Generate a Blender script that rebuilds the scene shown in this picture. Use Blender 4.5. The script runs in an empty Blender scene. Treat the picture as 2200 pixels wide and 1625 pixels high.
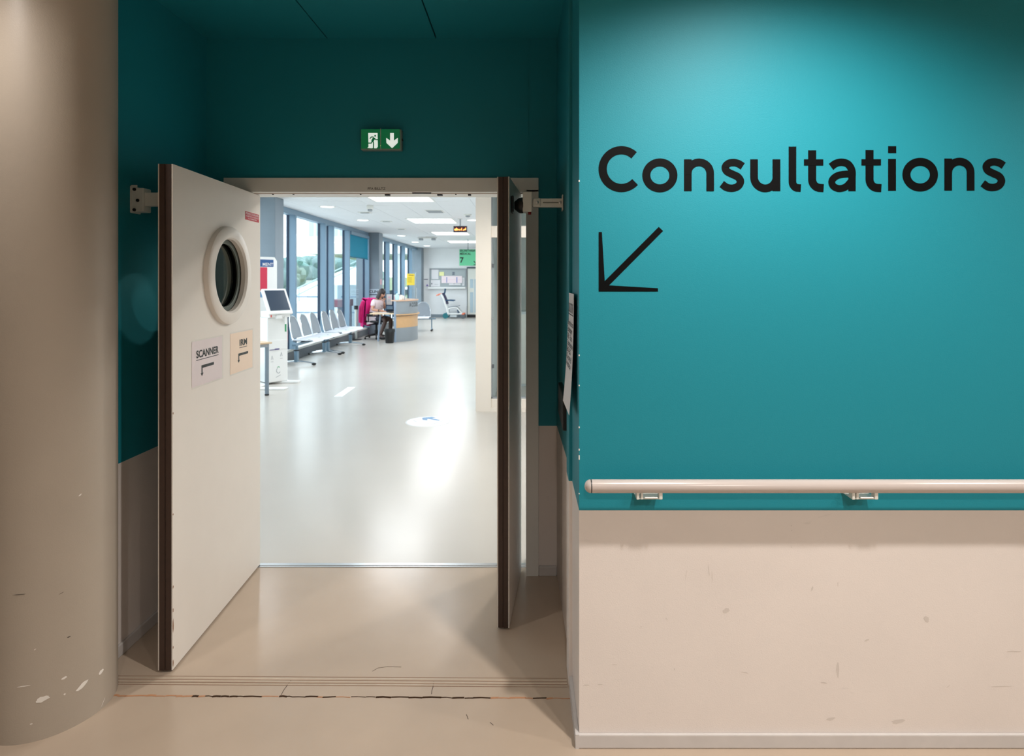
import bpy, bmesh, math, random
from mathutils import Vector, Matrix
random.seed(7)
S = bpy.context.scene
COL = S.collection
# ------------------------------------------------------------------ camera
F, VX, VY, CAM_H = 1300.0, 1130.0, 604.0, 1.55      # focal length and vanishing point, in pixels of the 2200 x 1625 frame
cd = bpy.data.cameras.new('camera'); cam = bpy.data.objects.new('camera', cd); COL.objects.link(cam)
cam.location = (0, 0, CAM_H); cam.rotation_euler = (math.radians(90), 0, 0)
cd.sensor_width = 36; cd.lens = F * 36 / 2200
cd.shift_x = (1100 - VX) / 2200; cd.shift_y = (VY - 812.5) / 2200
cd.clip_start = .05; cd.clip_end = 400
cd.dof.use_dof = True; cd.dof.focus_distance = 2.5; cd.dof.aperture_fstop = 4.5
S.camera = cam
# ------------------------------------------------------------------ view, world, lights
S.view_settings.view_transform = 'Standard'; S.view_settings.look = 'None'
S.view_settings.gamma = 1; S.view_settings.use_curve_mapping = False
S.view_settings.exposure = 0.0
W = bpy.data.worlds.new('overcast_sky'); S.world = W; W.use_nodes = True
WB = W.node_tree.nodes['Background']; WB.inputs[0].default_value = (.86, .94, 1.0, 1); WB.inputs[1].default_value = 3.5
def spot(name, loc, power, col, angle=146, blend=.75, radius=.045, rot=(0, 0, 0)):
    l = bpy.data.lights.new(name, 'SPOT'); l.energy = power; l.color = col; l.spot_size = math.radians(angle)
    l.spot_blend = blend; l.shadow_soft_size = radius
    o = bpy.data.objects.new(name, l); COL.objects.link(o); o.location = loc; o.rotation_euler = rot; return o
WARM = (1.0, .945, .89)
HALL_Z = 2.83
HALL_LAMPS = [(-1.90, 1.50, 46), (.78, 1.20, 180), (2.8, 1.2, 95), (.1, -1.0, 150), (1.7, -1.0, 175), (-2.7, -.9, 10)]  # last three are unseen lamps behind the camera, added as fill
for i, (x, y, p) in enumerate(HALL_LAMPS): spot('hall_lamp_light', (x, y, HALL_Z - .03), p, WARM)
PANEL_E, DOWN_E = 9.0, 14.0                            # emission of the lit ceiling panels and round lamps beyond the doors
def area(name, loc, power, sx, sy, col):
    l = bpy.data.lights.new(name, 'AREA'); l.shape = 'RECTANGLE'; l.size = sx; l.size_y = sy; l.energy = power; l.color = col
    o = bpy.data.objects.new(name, l); COL.objects.link(o); o.location = loc; return o
COOL = (.93, .97, 1.0)
CORR_Z = 2.95
CEIL_PANELS = [(-2.12, 10.1), (-2.17, 14.05), (-2.2, 17.75), (-2.24, 21.55)]
for x, y in CEIL_PANELS: area('ceiling_panel_light', (x, y, CORR_Z - .03), 42, .9, .9, COOL)

ROUND_LAMPS = [(-3.74, 11.39), (-3.75, 13.91), (-3.84, 18.66), (-3.97, 21.67), (-3.93, 24.0), (-1.22, 13.89), (-1.08, 8.0), (-3.6, 8.3)]
for x, y in ROUND_LAMPS: spot('round_lamp_light', (x, y, CORR_Z-.03), (15 if x > -2 else 24) if y < 20 else 55, COOL, 156, .5, .09)
spot('lobby_lamp_light', (.57, 5.2, CORR_Z-.03), 170, (1, .96, .90), 164, .35, .10)
spot('lobby_lamp_light', (1.5, 4.7, CORR_Z-.03), 170, (1, .96, .90), 164, .35, .10)  # unseen extra lamp, added to brighten the cream post and left door

# ------------------------------------------------------------------ helpers
def lin(r, g, b):
    f = lambda c: (c / 255) / 12.92 if c <= 10 else (((c / 255) + .055) / 1.055) ** 2.4
    return (f(r), f(g), f(b), 1)
def mat(name, col, rough=.5, metal=0.0, spec=.5, noise=0.0, scale=8.0, bump=0.0, bscale=60.0, emit=None, estr=0.0, col2=None, coat=0.0):
    m = bpy.data.materials.new(name); m.use_nodes = True; nt = m.node_tree; b = nt.nodes['Principled BSDF']
    if len(col) == 3: col = (*col, 1)
    b.inputs['Base Color'].default_value = col; b.inputs['Roughness'].default_value = rough
    b.inputs['Metallic'].default_value = metal; b.inputs['Specular IOR Level'].default_value = spec
    b.inputs['Coat Weight'].default_value = coat
    if emit: b.inputs['Emission Color'].default_value = (*emit[:3], 1); b.inputs['Emission Strength'].default_value = estr
    if noise or bump:
        tc = nt.nodes.new('ShaderNodeTexCoord')
    if noise:
        n = nt.nodes.new('ShaderNodeTexNoise'); n.inputs['Scale'].default_value = scale; n.inputs['Detail'].default_value = 6
        nt.links.new(tc.outputs['Object'], n.inputs['Vector'])
        r = nt.nodes.new('ShaderNodeMix'); r.data_type = 'RGBA'
        c2 = col2 if col2 else tuple(max(0, v * (1 - noise)) for v in col[:3])
        r.inputs[6].default_value = col; r.inputs[7].default_value = (*c2[:3], 1)
        nt.links.new(n.outputs[0], r.inputs[0]); nt.links.new(r.outputs[2], b.inputs['Base Color'])
    if bump:
        n2 = nt.nodes.new('ShaderNodeTexNoise'); n2.inputs['Scale'].default_value = bscale; n2.inputs['Detail'].default_value = 4
        nt.links.new(tc.outputs['Object'], n2.inputs['Vector'])
        bp = nt.nodes.new('ShaderNodeBump'); bp.inputs['Strength'].default_value = bump; bp.inputs['Distance'].default_value = .004
        nt.links.new(n2.outputs[0], bp.inputs['Height']); nt.links.new(bp.outputs[0], b.inputs['Normal'])
    return m
def glass_mat(name, tint, refl=.08, rough=.02):
    m = bpy.data.materials.new(name); m.use_nodes = True; nt = m.node_tree; nt.nodes.clear()
    o = nt.nodes.new('ShaderNodeOutputMaterial'); t = nt.nodes.new('ShaderNodeBsdfTransparent'); t.inputs[0].default_value = (*tint, 1)
    g = nt.nodes.new('ShaderNodeBsdfGlossy'); g.inputs['Roughness'].default_value = rough
    fr = nt.nodes.new('ShaderNodeFresnel'); fr.inputs[0].default_value = 1.45
    mx = nt.nodes.new('ShaderNodeMixShader'); ge = nt.nodes.new('ShaderNodeNewGeometry'); inv = nt.nodes.new('ShaderNodeMath'); inv.operation = 'SUBTRACT'; inv.inputs[0].default_value = 1; nt.links.new(ge.outputs['Backfacing'], inv.inputs[1])
    mu = nt.nodes.new('ShaderNodeMath'); mu.operation = 'MULTIPLY'; nt.links.new(fr.outputs[0], mu.inputs[0]); nt.links.new(inv.outputs[0], mu.inputs[1]); nt.links.new(mu.outputs[0], mx.inputs[0])
    nt.links.new(t.outputs[0], mx.inputs[1]); nt.links.new(g.outputs[0], mx.inputs[2]); nt.links.new(mx.outputs[0], o.inputs[0])
    return m
def two_tone(name, z, lower, upper, rl, ru):
    """wall paint: teal above, pale grey below a height that is part of the paint job; faint scuffs on the pale part"""
    m = bpy.data.materials.new(name); m.use_nodes = True; nt = m.node_tree; b = nt.nodes['Principled BSDF']; L = nt.links.new
    b.inputs['Specular IOR Level'].default_value = .32
    tc = nt.nodes.new('ShaderNodeTexCoord'); sp = nt.nodes.new('ShaderNodeSeparateXYZ'); L(tc.outputs['Object'], sp.inputs[0])
    gt = nt.nodes.new('ShaderNodeMath'); gt.operation = 'GREATER_THAN'; gt.inputs[1].default_value = z; L(sp.outputs[2], gt.inputs[0])
    n = nt.nodes.new('ShaderNodeTexNoise'); n.inputs['Scale'].default_value = 2.2; n.inputs['Detail'].default_value = 9; L(tc.outputs['Object'], n.inputs['Vector'])
    rp = nt.nodes.new('ShaderNodeMapRange'); rp.inputs[1].default_value = .35; rp.inputs[2].default_value = .75; rp.inputs[3].default_value = 1; rp.inputs[4].default_value = .86; L(n.outputs[0], rp.inputs[0])
    mp = nt.nodes.new('ShaderNodeMapping'); mp.inputs['Scale'].default_value = (1.5, 1.5, 6); L(tc.outputs['Object'], mp.inputs[0])
    n3 = nt.nodes.new('ShaderNodeTexNoise'); n3.inputs['Scale'].default_value = 5; n3.inputs['Detail'].default_value = 5; n3.inputs['Distortion'].default_value = 1.4; L(mp.outputs[0], n3.inputs['Vector'])
    rs = nt.nodes.new('ShaderNodeMapRange'); rs.inputs[1].default_value = .70; rs.inputs[2].default_value = .80; rs.inputs[3].default_value = 1; rs.inputs[4].default_value = .82; L(n3.outputs[0], rs.inputs[0])
    mm = nt.nodes.new('ShaderNodeMath'); mm.operation = 'MULTIPLY'; L(rp.outputs[0], mm.inputs[0]); L(rs.outputs[0], mm.inputs[1])
    lo = nt.nodes.new('ShaderNodeMix'); lo.data_type = 'RGBA'; lo.inputs[6].default_value = tuple(v * .55 for v in lower[:3]) + (1,); lo.inputs[7].default_value = (*lower[:3], 1); L(mm.outputs[0], lo.inputs[0])
    cm = nt.nodes.new('ShaderNodeMix'); cm.data_type = 'RGBA'; L(gt.outputs[0], cm.inputs[0]); L(lo.outputs[2], cm.inputs[6]); cm.inputs[7].default_value = (*upper[:3], 1)
    L(cm.outputs[2], b.inputs['Base Color'])
    rm = nt.nodes.new('ShaderNodeMapRange'); rm.inputs[3].default_value = rl; rm.inputs[4].default_value = ru; L(gt.outputs[0], rm.inputs[0]); L(rm.outputs[0], b.inputs['Roughness'])
    n2 = nt.nodes.new('ShaderNodeTexNoise'); n2.inputs['Scale'].default_value = 260; n2.inputs['Detail'].default_value = 3; L(tc.outputs['Object'], n2.inputs['Vector'])
    bp = nt.nodes.new('ShaderNodeBump'); bp.inputs['Strength'].default_value = .22; bp.inputs['Distance'].default_value = .002; L(n2.outputs[0], bp.inputs['Height']); L(bp.outputs[0], b.inputs['Normal'])
    return m

class MB:
    def __init__(s): s.v = []; s.f = []; s.sm = []
    def add(s, vs, fs, M=None, smooth=False):
        o = len(s.v); s.v += [(M @ Vector(p)) if M else Vector(p) for p in vs]
        for f in fs: s.f.append([i + o for i in f]); s.sm.append(smooth)
        return s
    def bm(s, b, M=None, smooth=False):
        b.verts.index_update(); s.add([v.co.copy() for v in b.verts], [[v.index for v in f.verts] for f in b.faces], M, smooth); b.free(); return s
    def box(s, x0, x1, y0, y1, z0, z1, bev=0.0, M=None):
        x0, x1 = min(x0, x1), max(x0, x1); y0, y1 = min(y0, y1), max(y0, y1); z0, z1 = min(z0, z1), max(z0, z1)
        if bev <= 0:
            return s.add([(x0,y0,z0),(x1,y0,z0),(x1,y1,z0),(x0,y1,z0),(x0,y0,z1),(x1,y0,z1),(x1,y1,z1),(x0,y1,z1)],
                         [(0,3,2,1),(4,5,6,7),(0,1,5,4),(1,2,6,5),(2,3,7,6),(3,0,4,7)], M)
        b = bmesh.new(); bmesh.ops.create_cube(b, size=1)
        for v in b.verts: v.co = Vector(((x0+x1)/2 + v.co.x*(x1-x0), (y0+y1)/2 + v.co.y*(y1-y0), (z0+z1)/2 + v.co.z*(z1-z0)))
        bmesh.ops.bevel(b, geom=b.edges[:], offset=bev, segments=2, affect='EDGES', profile=.5)
        return s.bm(b, M)
    def prism(s, poly, M, t):
        """polygon in the x-y plane of M, thickness t along +z"""
        n = len(poly)
        a = sum(poly[i][0]*poly[(i+1)%n][1] - poly[(i+1)%n][0]*poly[i][1] for i in range(n))
        if a < 0: poly = poly[::-1]
        vs = [(x, y, 0) for x, y in poly] + [(x, y, t) for x, y in poly]
        fs = [tuple(range(n))[::-1], tuple(range(n, 2*n))] + [(i, (i+1)%n, (i+1)%n+n, i+n) for i in range(n)]
        return s.add(vs, fs, M)
    def stroke(s, pts, w, M, t, closed=False):
        """constant-width band along a 2D path, as a thin slab"""
        n = len(pts); L = []; R = []
        for i in range(n):
            p = Vector(pts[i]); a = Vector(pts[(i-1) % n]) if (closed or i > 0) else p; b = Vector(pts[(i+1) % n]) if (closed or i < n-1) else p
            d1 = (p-a).normalized() if (p-a).length > 1e-9 else (b-p).normalized(); d2 = (b-p).normalized() if (b-p).length > 1e-9 else d1
            t_ = (d1+d2).normalized() if (d1+d2).length > 1e-6 else d1
            nn = Vector((-t_.y, t_.x)); k = 1/max(.35, nn.dot(Vector((-d1.y, d1.x))))
            L.append(p + nn*w/2*k); R.append(p - nn*w/2*k)
        vs = [(q.x, q.y, t) for q in L] + [(q.x, q.y, t) for q in R] + [(q.x, q.y, 0) for q in L] + [(q.x, q.y, 0) for q in R]
        fs = []; m = n if closed else n-1
        for i in range(m):
            j = (i+1) % n; fs += [(n+i, n+j, j, i), (2*n+i, 2*n+j, 3*n+j, 3*n+i), (i, j, 2*n+j, 2*n+i), (3*n+i, 3*n+j, n+j, n+i)]
        if not closed: fs += [(0, 2*n, 3*n, n), (n-1, 2*n-1, 4*n-1, 3*n-1)]
        return s.add(vs, fs, M)
    def tube(s, path, r, n=10, cap=True, M=None, rs=None):
        path = [Vector(p) for p in path]; rings = []; up = None
        for i, p in enumerate(path):
            d = (path[min(i+1, len(path)-1)] - path[max(i-1, 0)]).normalized()
            if up is None: up = Vector((0,0,1)) if abs(d.z) < .9 else Vector((1,0,0))
            x = (up - d*up.dot(d)).normalized(); up = x; y = d.cross(x); rr = rs[i] if rs else r
            rings.append([p + (x*math.cos(2*math.pi*k/n) + y*math.sin(2*math.pi*k/n))*rr for k in range(n)])
        vs = [v for g in rings for v in g]; fs = []
        for i in range(len(rings)-1):
            for k in range(n): fs.append((i*n+k, i*n+(k+1)%n, (i+1)*n+(k+1)%n, (i+1)*n+k))
        if cap: fs += [tuple(range(n))[::-1], tuple(range((len(rings)-1)*n, len(rings)*n))]
        return s.add(vs, fs, M, smooth=n > 6)
    def lathe(s, prof, n=32, M=None, cap=True):
        vs = [(r*math.cos(2*math.pi*k/n), r*math.sin(2*math.pi*k/n), z) for r, z in prof for k in range(n)]; fs = []
        for i in range(len(prof)-1):
            for k in range(n): fs.append((i*n+k, i*n+(k+1)%n, (i+1)*n+(k+1)%n, (i+1)*n+k))
        if cap: fs += [tuple(range(n))[::-1], tuple(range((len(prof)-1)*n, len(prof)*n))]
        return s.add(vs, fs, M, smooth=True)
    def ball(s, c, r, seg=16, M=None):
        b = bmesh.new(); bmesh.ops.create_uvsphere(b, u_segments=seg, v_segments=max(6, seg*2//3), radius=1)
        rx, ry, rz = r if isinstance(r, (tuple, list)) else (r, r, r)
        for v in b.verts: v.co = Vector((c[0]+v.co.x*rx, c[1]+v.co.y*ry, c[2]+v.co.z*rz))
        return s.bm(b, M, True)
    def holed(s, u0, u1, v0, v1, cu, cv, r, w0, w1, M, n=64):
        """slab in M's x-y plane, from z=w0 to w1, with a round hole"""
        vs = []; fs = []; ang = sorted([2*math.pi*k/n for k in range(n)] + [math.atan2(b-cv, a-cu) % (2*math.pi) for a in (u0, u1) for b in (v0, v1)])
        def edge(a):
            dx, dy = math.cos(a), math.sin(a); ts = []
            if dx > 1e-9: ts.append((u1-cu)/dx)
            if dx < -1e-9: ts.append((u0-cu)/dx)
            if dy > 1e-9: ts.append((v1-cv)/dy)
            if dy < -1e-9: ts.append((v0-cv)/dy)
            t = min(ts); return cu+dx*t, cv+dy*t
        m = len(ang)
        for w in (w0, w1):
            for a in ang: vs.append((cu+r*math.cos(a), cv+r*math.sin(a), w))
            for a in ang: vs.append((*edge(a), w))
        for i in range(m):
            j = (i+1) % m
            fs += [(i, m+i, m+j, j)[::-1], (2*m+i, 3*m+i, 3*m+j, 2*m+j), (i, j, 2*m+j, 2*m+i)[::-1], (m+i, m+j, 3*m+j, 3*m+i)]
        return s.add(vs, fs, M)
    def text(s, body, M, w=None, h=None, t=.0006, align='L', bold=0.0, space=1.0):
        """lettering on M's x-y plane, baseline at y=0; fitted to width w and/or capital height h"""
        cu = bpy.data.curves.new('t', 'FONT'); cu.body = body; cu.size = 1; cu.resolution_u = 4; cu.offset = bold; cu.space_character = space
        ob = bpy.data.objects.new('t', cu); COL.objects.link(ob); bpy.context.view_layer.update()
        me = bpy.data.meshes.new_from_object(ob.evaluated_get(bpy.context.evaluated_depsgraph_get()))
        xs = [v.co.x for v in me.vertices] or [0, 1]; ys = [v.co.y for v in me.vertices] or [0, 1]
        x0, ww, hh = min(xs), max(xs)-min(xs), max(ys)
        sy = h/hh if h else w/ww; sx = w/ww if w else sy
        off = {'L': 0, 'C': -ww*sx/2, 'R': -ww*sx}[align]
        s.add([((v.co.x-x0)*sx + off, v.co.y*sy, t) for v in me.vertices], [tuple(p.vertices) for p in me.polygons], M)
        bpy.data.objects.remove(ob); bpy.data.curves.remove(cu); bpy.data.meshes.remove(me); return s

MW = {}
def place_m(loc, rz=0): return Matrix.Translation(Vector(loc)) @ Matrix.Rotation(rz, 4, 'Z')
def tag(o, label=None, cat=None, group=None, kind=None):
    if label: o['label'] = label
    if cat: o['category'] = cat
    if group: o['group'] = group
    if kind: o['kind'] = kind
    return o
def thing(name, label, cat, loc=(0,0,0), rz=0, group=None, kind=None):
    o = bpy.data.objects.new(name, None); COL.objects.link(o); o.empty_display_size = .05
    o.location = loc; o.rotation_euler = (0, 0, rz); MW[o.name] = place_m(loc, rz)
    return tag(o, label, cat, group, kind)
def put(name, mb, m, parent=None, world=True, label=None, kind=None, cat=None, group=None, smooth=None):
    """link one mesh object; with world=True the builder's points are world points, else they are local to the parent"""
    me = bpy.data.meshes.new(name)
    vs = mb.v
    if parent is not None and world:
        inv = MW[parent.name].inverted(); vs = [inv @ v for v in vs]
    me.from_pydata([tuple(v) for v in vs], [], mb.f)
    me.polygons.foreach_set('use_smooth', mb.sm if smooth is None else [smooth]*len(mb.f)); me.update()
    bm_ = bmesh.new(); bm_.from_mesh(me); bmesh.ops.recalc_face_normals(bm_, faces=bm_.faces); bm_.to_mesh(me); bm_.free()
    if any(mb.sm): 
        try: me.set_sharp_from_angle(angle=math.radians(38))
        except Exception: pass
    if m: me.materials.append(m)
    o = bpy.data.objects.new(name, me); COL.objects.link(o)
    if parent is not None: o.parent = parent; MW[o.name] = MW[parent.name]
    else: MW[o.name] = Matrix.Identity(4)
    return tag(o, label, cat, group, kind)
def copy_tree(o, loc=None, rz=None, label=None):
    def rec(a, p):
        c = a.copy(); COL.objects.link(c)
        if p is not None: c.parent = p; c.matrix_parent_inverse = a.matrix_parent_inverse.copy()
        for ch in a.children: rec(ch, c)
        return c
    c = rec(o, None)
    if loc is not None: c.location = loc
    if rz is not None: c.rotation_euler = (0, 0, rz)
    if label: c['label'] = label
    return c
def plane(o, u, v):
    """matrix whose x,y axes are u,v at origin o"""
    u = Vector(u).normalized(); v = Vector(v).normalized(); n = u.cross(v)
    return Matrix(((u.x, v.x, n.x, o[0]), (u.y, v.y, n.y, o[1]), (u.z, v.z, n.z, o[2]), (0, 0, 0, 1)))
FRONT = lambda x, y, z: plane((x, y, z), (1,0,0), (0,0,1))      # faces the hall (-Y)
def at(px, py, d): return ((px-VX)*d/F, d, CAM_H-(py-VY)*d/F)
def struct(name, mb, m, label, cat, parent=None): return put(name, mb, m, parent, label=label, cat=cat, kind='structure')
def arc(cx, cy, rx, ry, a0, a1, n=24): return [(cx+rx*math.cos(math.radians(a0+(a1-a0)*i/n)), cy+ry*math.sin(math.radians(a0+(a1-a0)*i/n))) for i in range(n+1)]
def spline(P, k=8):
    out = []; P = [Vector(p) for p in P]; Q = [2*P[0]-P[1]] + P + [2*P[-1]-P[-2]]
    for i in range(1, len(Q)-2):
        for j in range(k):
            t = j/k; a, b, c, d = Q[i-1:i+3]
            out.append(.5*((2*b) + (c-a)*t + (2*a-5*b+4*c-d)*t*t + (3*b-a-3*c+d)*t**3))
    return [tuple(p) for p in out + [P[-1]]]

# ------------------------------------------------------------------ materials
TEAL = (.009, .228, .290)
M_wall = two_tone('teal_and_grey_wall_paint', .786, lin(226, 217, 211), TEAL, .5, .55)
M_wallL = two_tone('teal_and_grey_wall_paint_recess', .795, lin(226, 217, 211), TEAL, .5, .55)
M_teal = mat('teal_ceiling_paint', TEAL, .5, bump=.15, bscale=200)
M_white = mat('white_wall_paint', lin(240, 241, 242), .55, noise=.05, scale=3)
M_hall = mat('hall_wall_paint', lin(214, 208, 200), .6, noise=.05, scale=2)
M_base = mat('pale_grey_skirting', lin(206, 201, 198), .4, noise=.18, scale=14)
M_floor = mat('beige_vinyl_floor', lin(188, 169, 150), .21, noise=.16, scale=3.5, bump=.03, bscale=400)
M_floor2 = mat('pale_grey_vinyl_floor', lin(199, 193, 185), .24, noise=.07, scale=1.6, spec=.38)
M_column = mat('grey_beige_column_paint', lin(176, 164, 150), .45, noise=.10, scale=5, bump=.08, bscale=250)
M_chip = mat('bare_white_plaster', lin(228, 222, 214), .8)
M_door = mat('white_door_laminate', lin(226, 219, 211), .38, noise=.05, scale=9)
M_edge = mat('dark_brown_door_edge', lin(66, 47, 38), .55, noise=.35, scale=40)
M_black = mat('black_plastic', lin(16, 16, 18), .45)
M_ink = mat('black_print', lin(20, 20, 22), .6)
M_vinyl = mat('black_vinyl_lettering', lin(7, 8, 9), .55, spec=.10, noise=.3, scale=900)
M_frame = mat('grey_frame_paint', lin(226, 225, 220), .42, noise=.06, scale=20)
M_alu = mat('brushed_aluminium', lin(200, 202, 204), .28, metal=1.0)
M_whitem = mat('white_painted_metal', lin(222, 221, 214), .35)
M_whitep = mat('white_plastic', lin(238, 238, 236), .32)
M_rail = mat('beige_pvc_rail', lin(190, 178, 172), .22, spec=.5)
M_paper = mat('white_paper', lin(226, 224, 226), .7)
M_sleeve = glass_mat('clear_plastic_sleeve', (.985, .99, .99))
M_glass = glass_mat('clear_glass', (.93, .97, .98))
M_dglass = glass_mat('dark_fire_glass', (.72, .80, .77))
# ================================================================== the hall shell (camera stands in it)
XL, XR, YB = -1.683, .163, 3.188                      # recess: left wall, right wall, back wall
struct('floor', MB().box(-4.2, 4.2, -3.2, 3.27, -.06, 0), M_floor, 'beige vinyl floor of the hall and door recess', 'floor')
# right: thick wall block whose front carries the lettering
m = MB(); P = [(.177, 2.015), (4.2, 2.015), (4.2, 3.19), (.163, 3.19), (.176, 2.6)]
m.prism(P, Matrix.Identity(4), 2.83)
wr = struct('wall_right', m, M_wall, 'teal wall with pale grey lower part behind the handrail', 'wall')
m = MB().box(.163, .19, 2.31, 2.43, .0, 2.83, .004)
put('corner_trim', m, M_wall, wr)
# chipped paint specks down the corner edge
m = MB()
for z, h in ((1.30, .005), (1.20, .004), (1.06, .005), (.985, .006), (.955, .014), (1.88, .006), (.84, .003)):
    m.box(.1755, .179, 2.0136, 2.018, z, z+h)
put('paint_chip', m, M_chip, wr, kind='stuff')
m = MB(); random.seed(21)
MWs = plane((0, 2.0148, 0), (1,0,0), (0,0,1))
for (px_, py_, w_, h_, tl) in ((1432, 1330, .014, .003, -.9), (1377, 1347, .006, .006, 0), (1320, 1428, .022, .0025, 0), (1260, 1472, .03, .004, 0), (1290, 1471, .022, .003, 0), (1449, 1438, .003, .012, .2), (1770, 1467, .026, .006, -.2), (2037, 1475, .018, .004, .6), (1523, 1227, .003, .05, .1), (1530, 1240, .0025, .04, .05), (1474, 1235, .002, .045, -.15), (1745, 1265, .007, .018, -.3), (1800, 1255, .003, .02, 0), (1862, 1376, .02, .008, .3), (1700, 1130, .005, .006, 0), (1701, 1140, .004, .004, 0), (1700, 1176, .004, .004, 0), (2150, 1475, .09, .003, .03), (2180, 1400, .06, .006, 0), (1785, 1545, .035, .014, .2), (1930, 1550, .06, .018, .2), (1800, 1440, .012, .06, 0), (1600, 1445, .03, .004, -.2), (1990, 1330, .02, .03, .5), (1560, 1312, .03, .02, .4)):
    M = MWs @ Matrix.Translation(((px_-VX)*2.015/F, CAM_H-(py_-VY)*2.015/F, 0)) @ Matrix.Rotation(tl, 4, 'Z')
    m.prism([(w_/2*math.cos(.628*i)*random.uniform(.6, 1), h_/2*math.sin(.628*i)*random.uniform(.6, 1)) for i in range(10)], M, .0003)
put('scuff_mark', m, mat('faint_grey_scuff', lin(206, 197, 190), .6), wr, kind='stuff')
struct('baseboard_right', MB().box(.172, 4.2, 2.003, 2.0148, 0, .047, .004).box(.164, .176, 2.003, 2.30, 0, .047), M_base, 'pale skirting strip along the foot of the teal wall', 'baseboard')
# back wall with the door opening
OX0, OX1, OZ = -1.535, .012, 2.03
m = MB().box(-4.75, OX0, YB, 3.34, 0, 2.95).box(OX1, 2.3, YB+.004, 3.34, 0, 2.95).box(OX0, OX1, YB, 3.34, OZ, 2.95)
struct('wall_back', m, M_wall, 'dark teal wall above and around the double doorway', 'wall')
m = MB().box(-4.75, OX0, 3.34, 3.37, 0, 2.95).box(OX1, 2.3, 3.34, 3.37, 0, 2.95).box(OX0, OX1, 3.34, 3.37, OZ, 2.95)
struct('wall_corridor_front', m, M_white, 'white corridor side of the wall around the doorway', 'wall')
struct('baseboard_back', MB().box(.068, .160, YB-.012, YB+.003, 0, .05, .003), M_base, 'short skirting piece beside the right door jamb', 'baseboard')
# left recess wall and the hall wall left of the column
struct('wall_left', MB().box(XL-.25, XL, 2.25, YB, 0, 2.83), M_wallL, 'dark teal side wall behind the open left door', 'wall')
struct('baseboard_left', MB().box(XL, XL+.012, 2.26, YB, 0, .05, .003), M_base, 'skirting along the side wall behind the left door', 'baseboard')
struct('wall_front_left', MB().box(-4.2, XL-.02, 2.24, 2.40, 0, 2.83), M_hall, 'hall wall running left from behind the round column', 'wall')
struct('wall_hall_left', MB().box(-4.3, -4.2, -3.2, 2.4, 0, 2.83), M_hall, 'left end wall of the hall beside the camera', 'wall')
struct('wall_hall_right', MB().box(4.2, 4.3, -3.2, 3.2, 0, 2.83), M_hall, 'right end wall of the hall beside the camera', 'wall')
struct('wall_hall_rear', MB().box(-4.3, 4.3, -3.3, -3.2, 0, 2.83), M_hall, 'hall wall behind the camera', 'wall')
struct('ceiling', MB().box(-4.3, 4.3, -3.3, 2.20, 2.83, 2.9), M_hall, 'white hall ceiling over the camera', 'ceiling')
ce = thing('ceiling', 'dark teal panelled ceiling of the door recess', 'ceiling', (0, 2.7, 2.828), kind='structure')
for a, b in ((-1.93, -1.050), (-1.044, -.476), (-.470, .30)):
    put('ceiling_panel', MB().box(a, b, 2.20, YB, 2.828, 2.85, .0015), M_teal, ce)
put('backing', MB().box(-1.93, .30, 2.20, YB, 2.852, 2.87), M_black, ce)
# ceiling lamps of the hall, added fill lamps behind the camera included
lamp0 = None
for i, (x, y, p) in enumerate(HALL_LAMPS):
    lb = ['round recessed ceiling lamp above the grey column', 'round recessed ceiling lamp before the lettered teal wall', 'round recessed ceiling lamp far along the teal wall',
          'unseen fill lamp added behind the camera, middle of the hall', 'unseen fill lamp added behind the camera, right side', 'unseen fill lamp added behind the camera, left side'][i]
    if lamp0 is None:
        lamp0 = thing('downlight', lb, 'ceiling lamp', (x, y, HALL_Z), group='hall ceiling lamps')
        put('trim_ring', MB().lathe([(.075, -.002), (.095, -.006), (.098, 0), (.075, 0)], 32), M_whitem, lamp0, world=False)
        put('lens', MB().lathe([(.0749, -.001), (.0749, -.0002)], 32), mat('warm_lamp_lens', lin(255, 240, 215), .4, emit=(1, .86, .7), estr=3), lamp0, world=False)
    else: copy_tree(lamp0, (x, y, HALL_Z), 0, lb)
# round column, partly outside the left edge of the frame
CX, CY, CR = -1.735, 2.217, .2
co = struct('trim_column', MB().lathe([(CR, 0), (CR, 2.83)], 96, Matrix.Translation((CX, CY, 0))), M_column, 'round grey-beige column standing left of the doorway', 'column')
m = MB()
def chip(px, py, w, h, tilt):
    # spot where the ray through this point of the column meets its surface
    dx, dy, dz = (px-VX)/F, 1.0, -(py-VY)/F
    a = dx*dx+1; b = -2*(dx*CX+CY); c = CX*CX+CY*CY-(CR+.0006)**2; q = b*b-4*a*c
    if q < 0: return
    t = (-b-math.sqrt(q))/(2*a); X, Y, Z = dx*t, t, CAM_H+dz*t
    n = Vector((X-CX, Y-CY, 0)).normalized(); u = Vector((-n.y, n.x, 0)); M = plane((X, Y, Z), u, (0,0,1)) @ Matrix.Rotation(tilt, 4, 'Z')
    k = 14; poly = [(w/2*math.cos(2*math.pi*i/k)*random.uniform(.75, 1.1), h/2*math.sin(2*math.pi*i/k)*random.uniform(.7, 1.15)) for i in range(k)]
    m.prism(poly, M, .0005)
for c_ in ((172, 1064, .013, .005, .6), (91, 1503, .042, .019, .15), (176, 1474, .046, .015, .5), (138, 1457, .017, .008, .2), (217, 1444, .022, .013, .3), (51, 1475, .042, .003, 0), (75, 1396, .007, .003, .5), (139, 1492, .006, .006, 0), (222, 1508, .03, .002, .9), (67, 1556, .008, .004, 0)): chip(*c_)
put('paint_chip', m, M_chip, co, kind='stuff')
m = MB()
for c_ in ((41, 1278, .036, .0022, 0), (148, 1369, .012, .004, .1), (132, 1275, .016, .0015, .3)): chip(*c_)
put('scuff_mark', m, mat('dark_scuff', lin(92, 84, 76), .7), co, kind='stuff')

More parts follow.
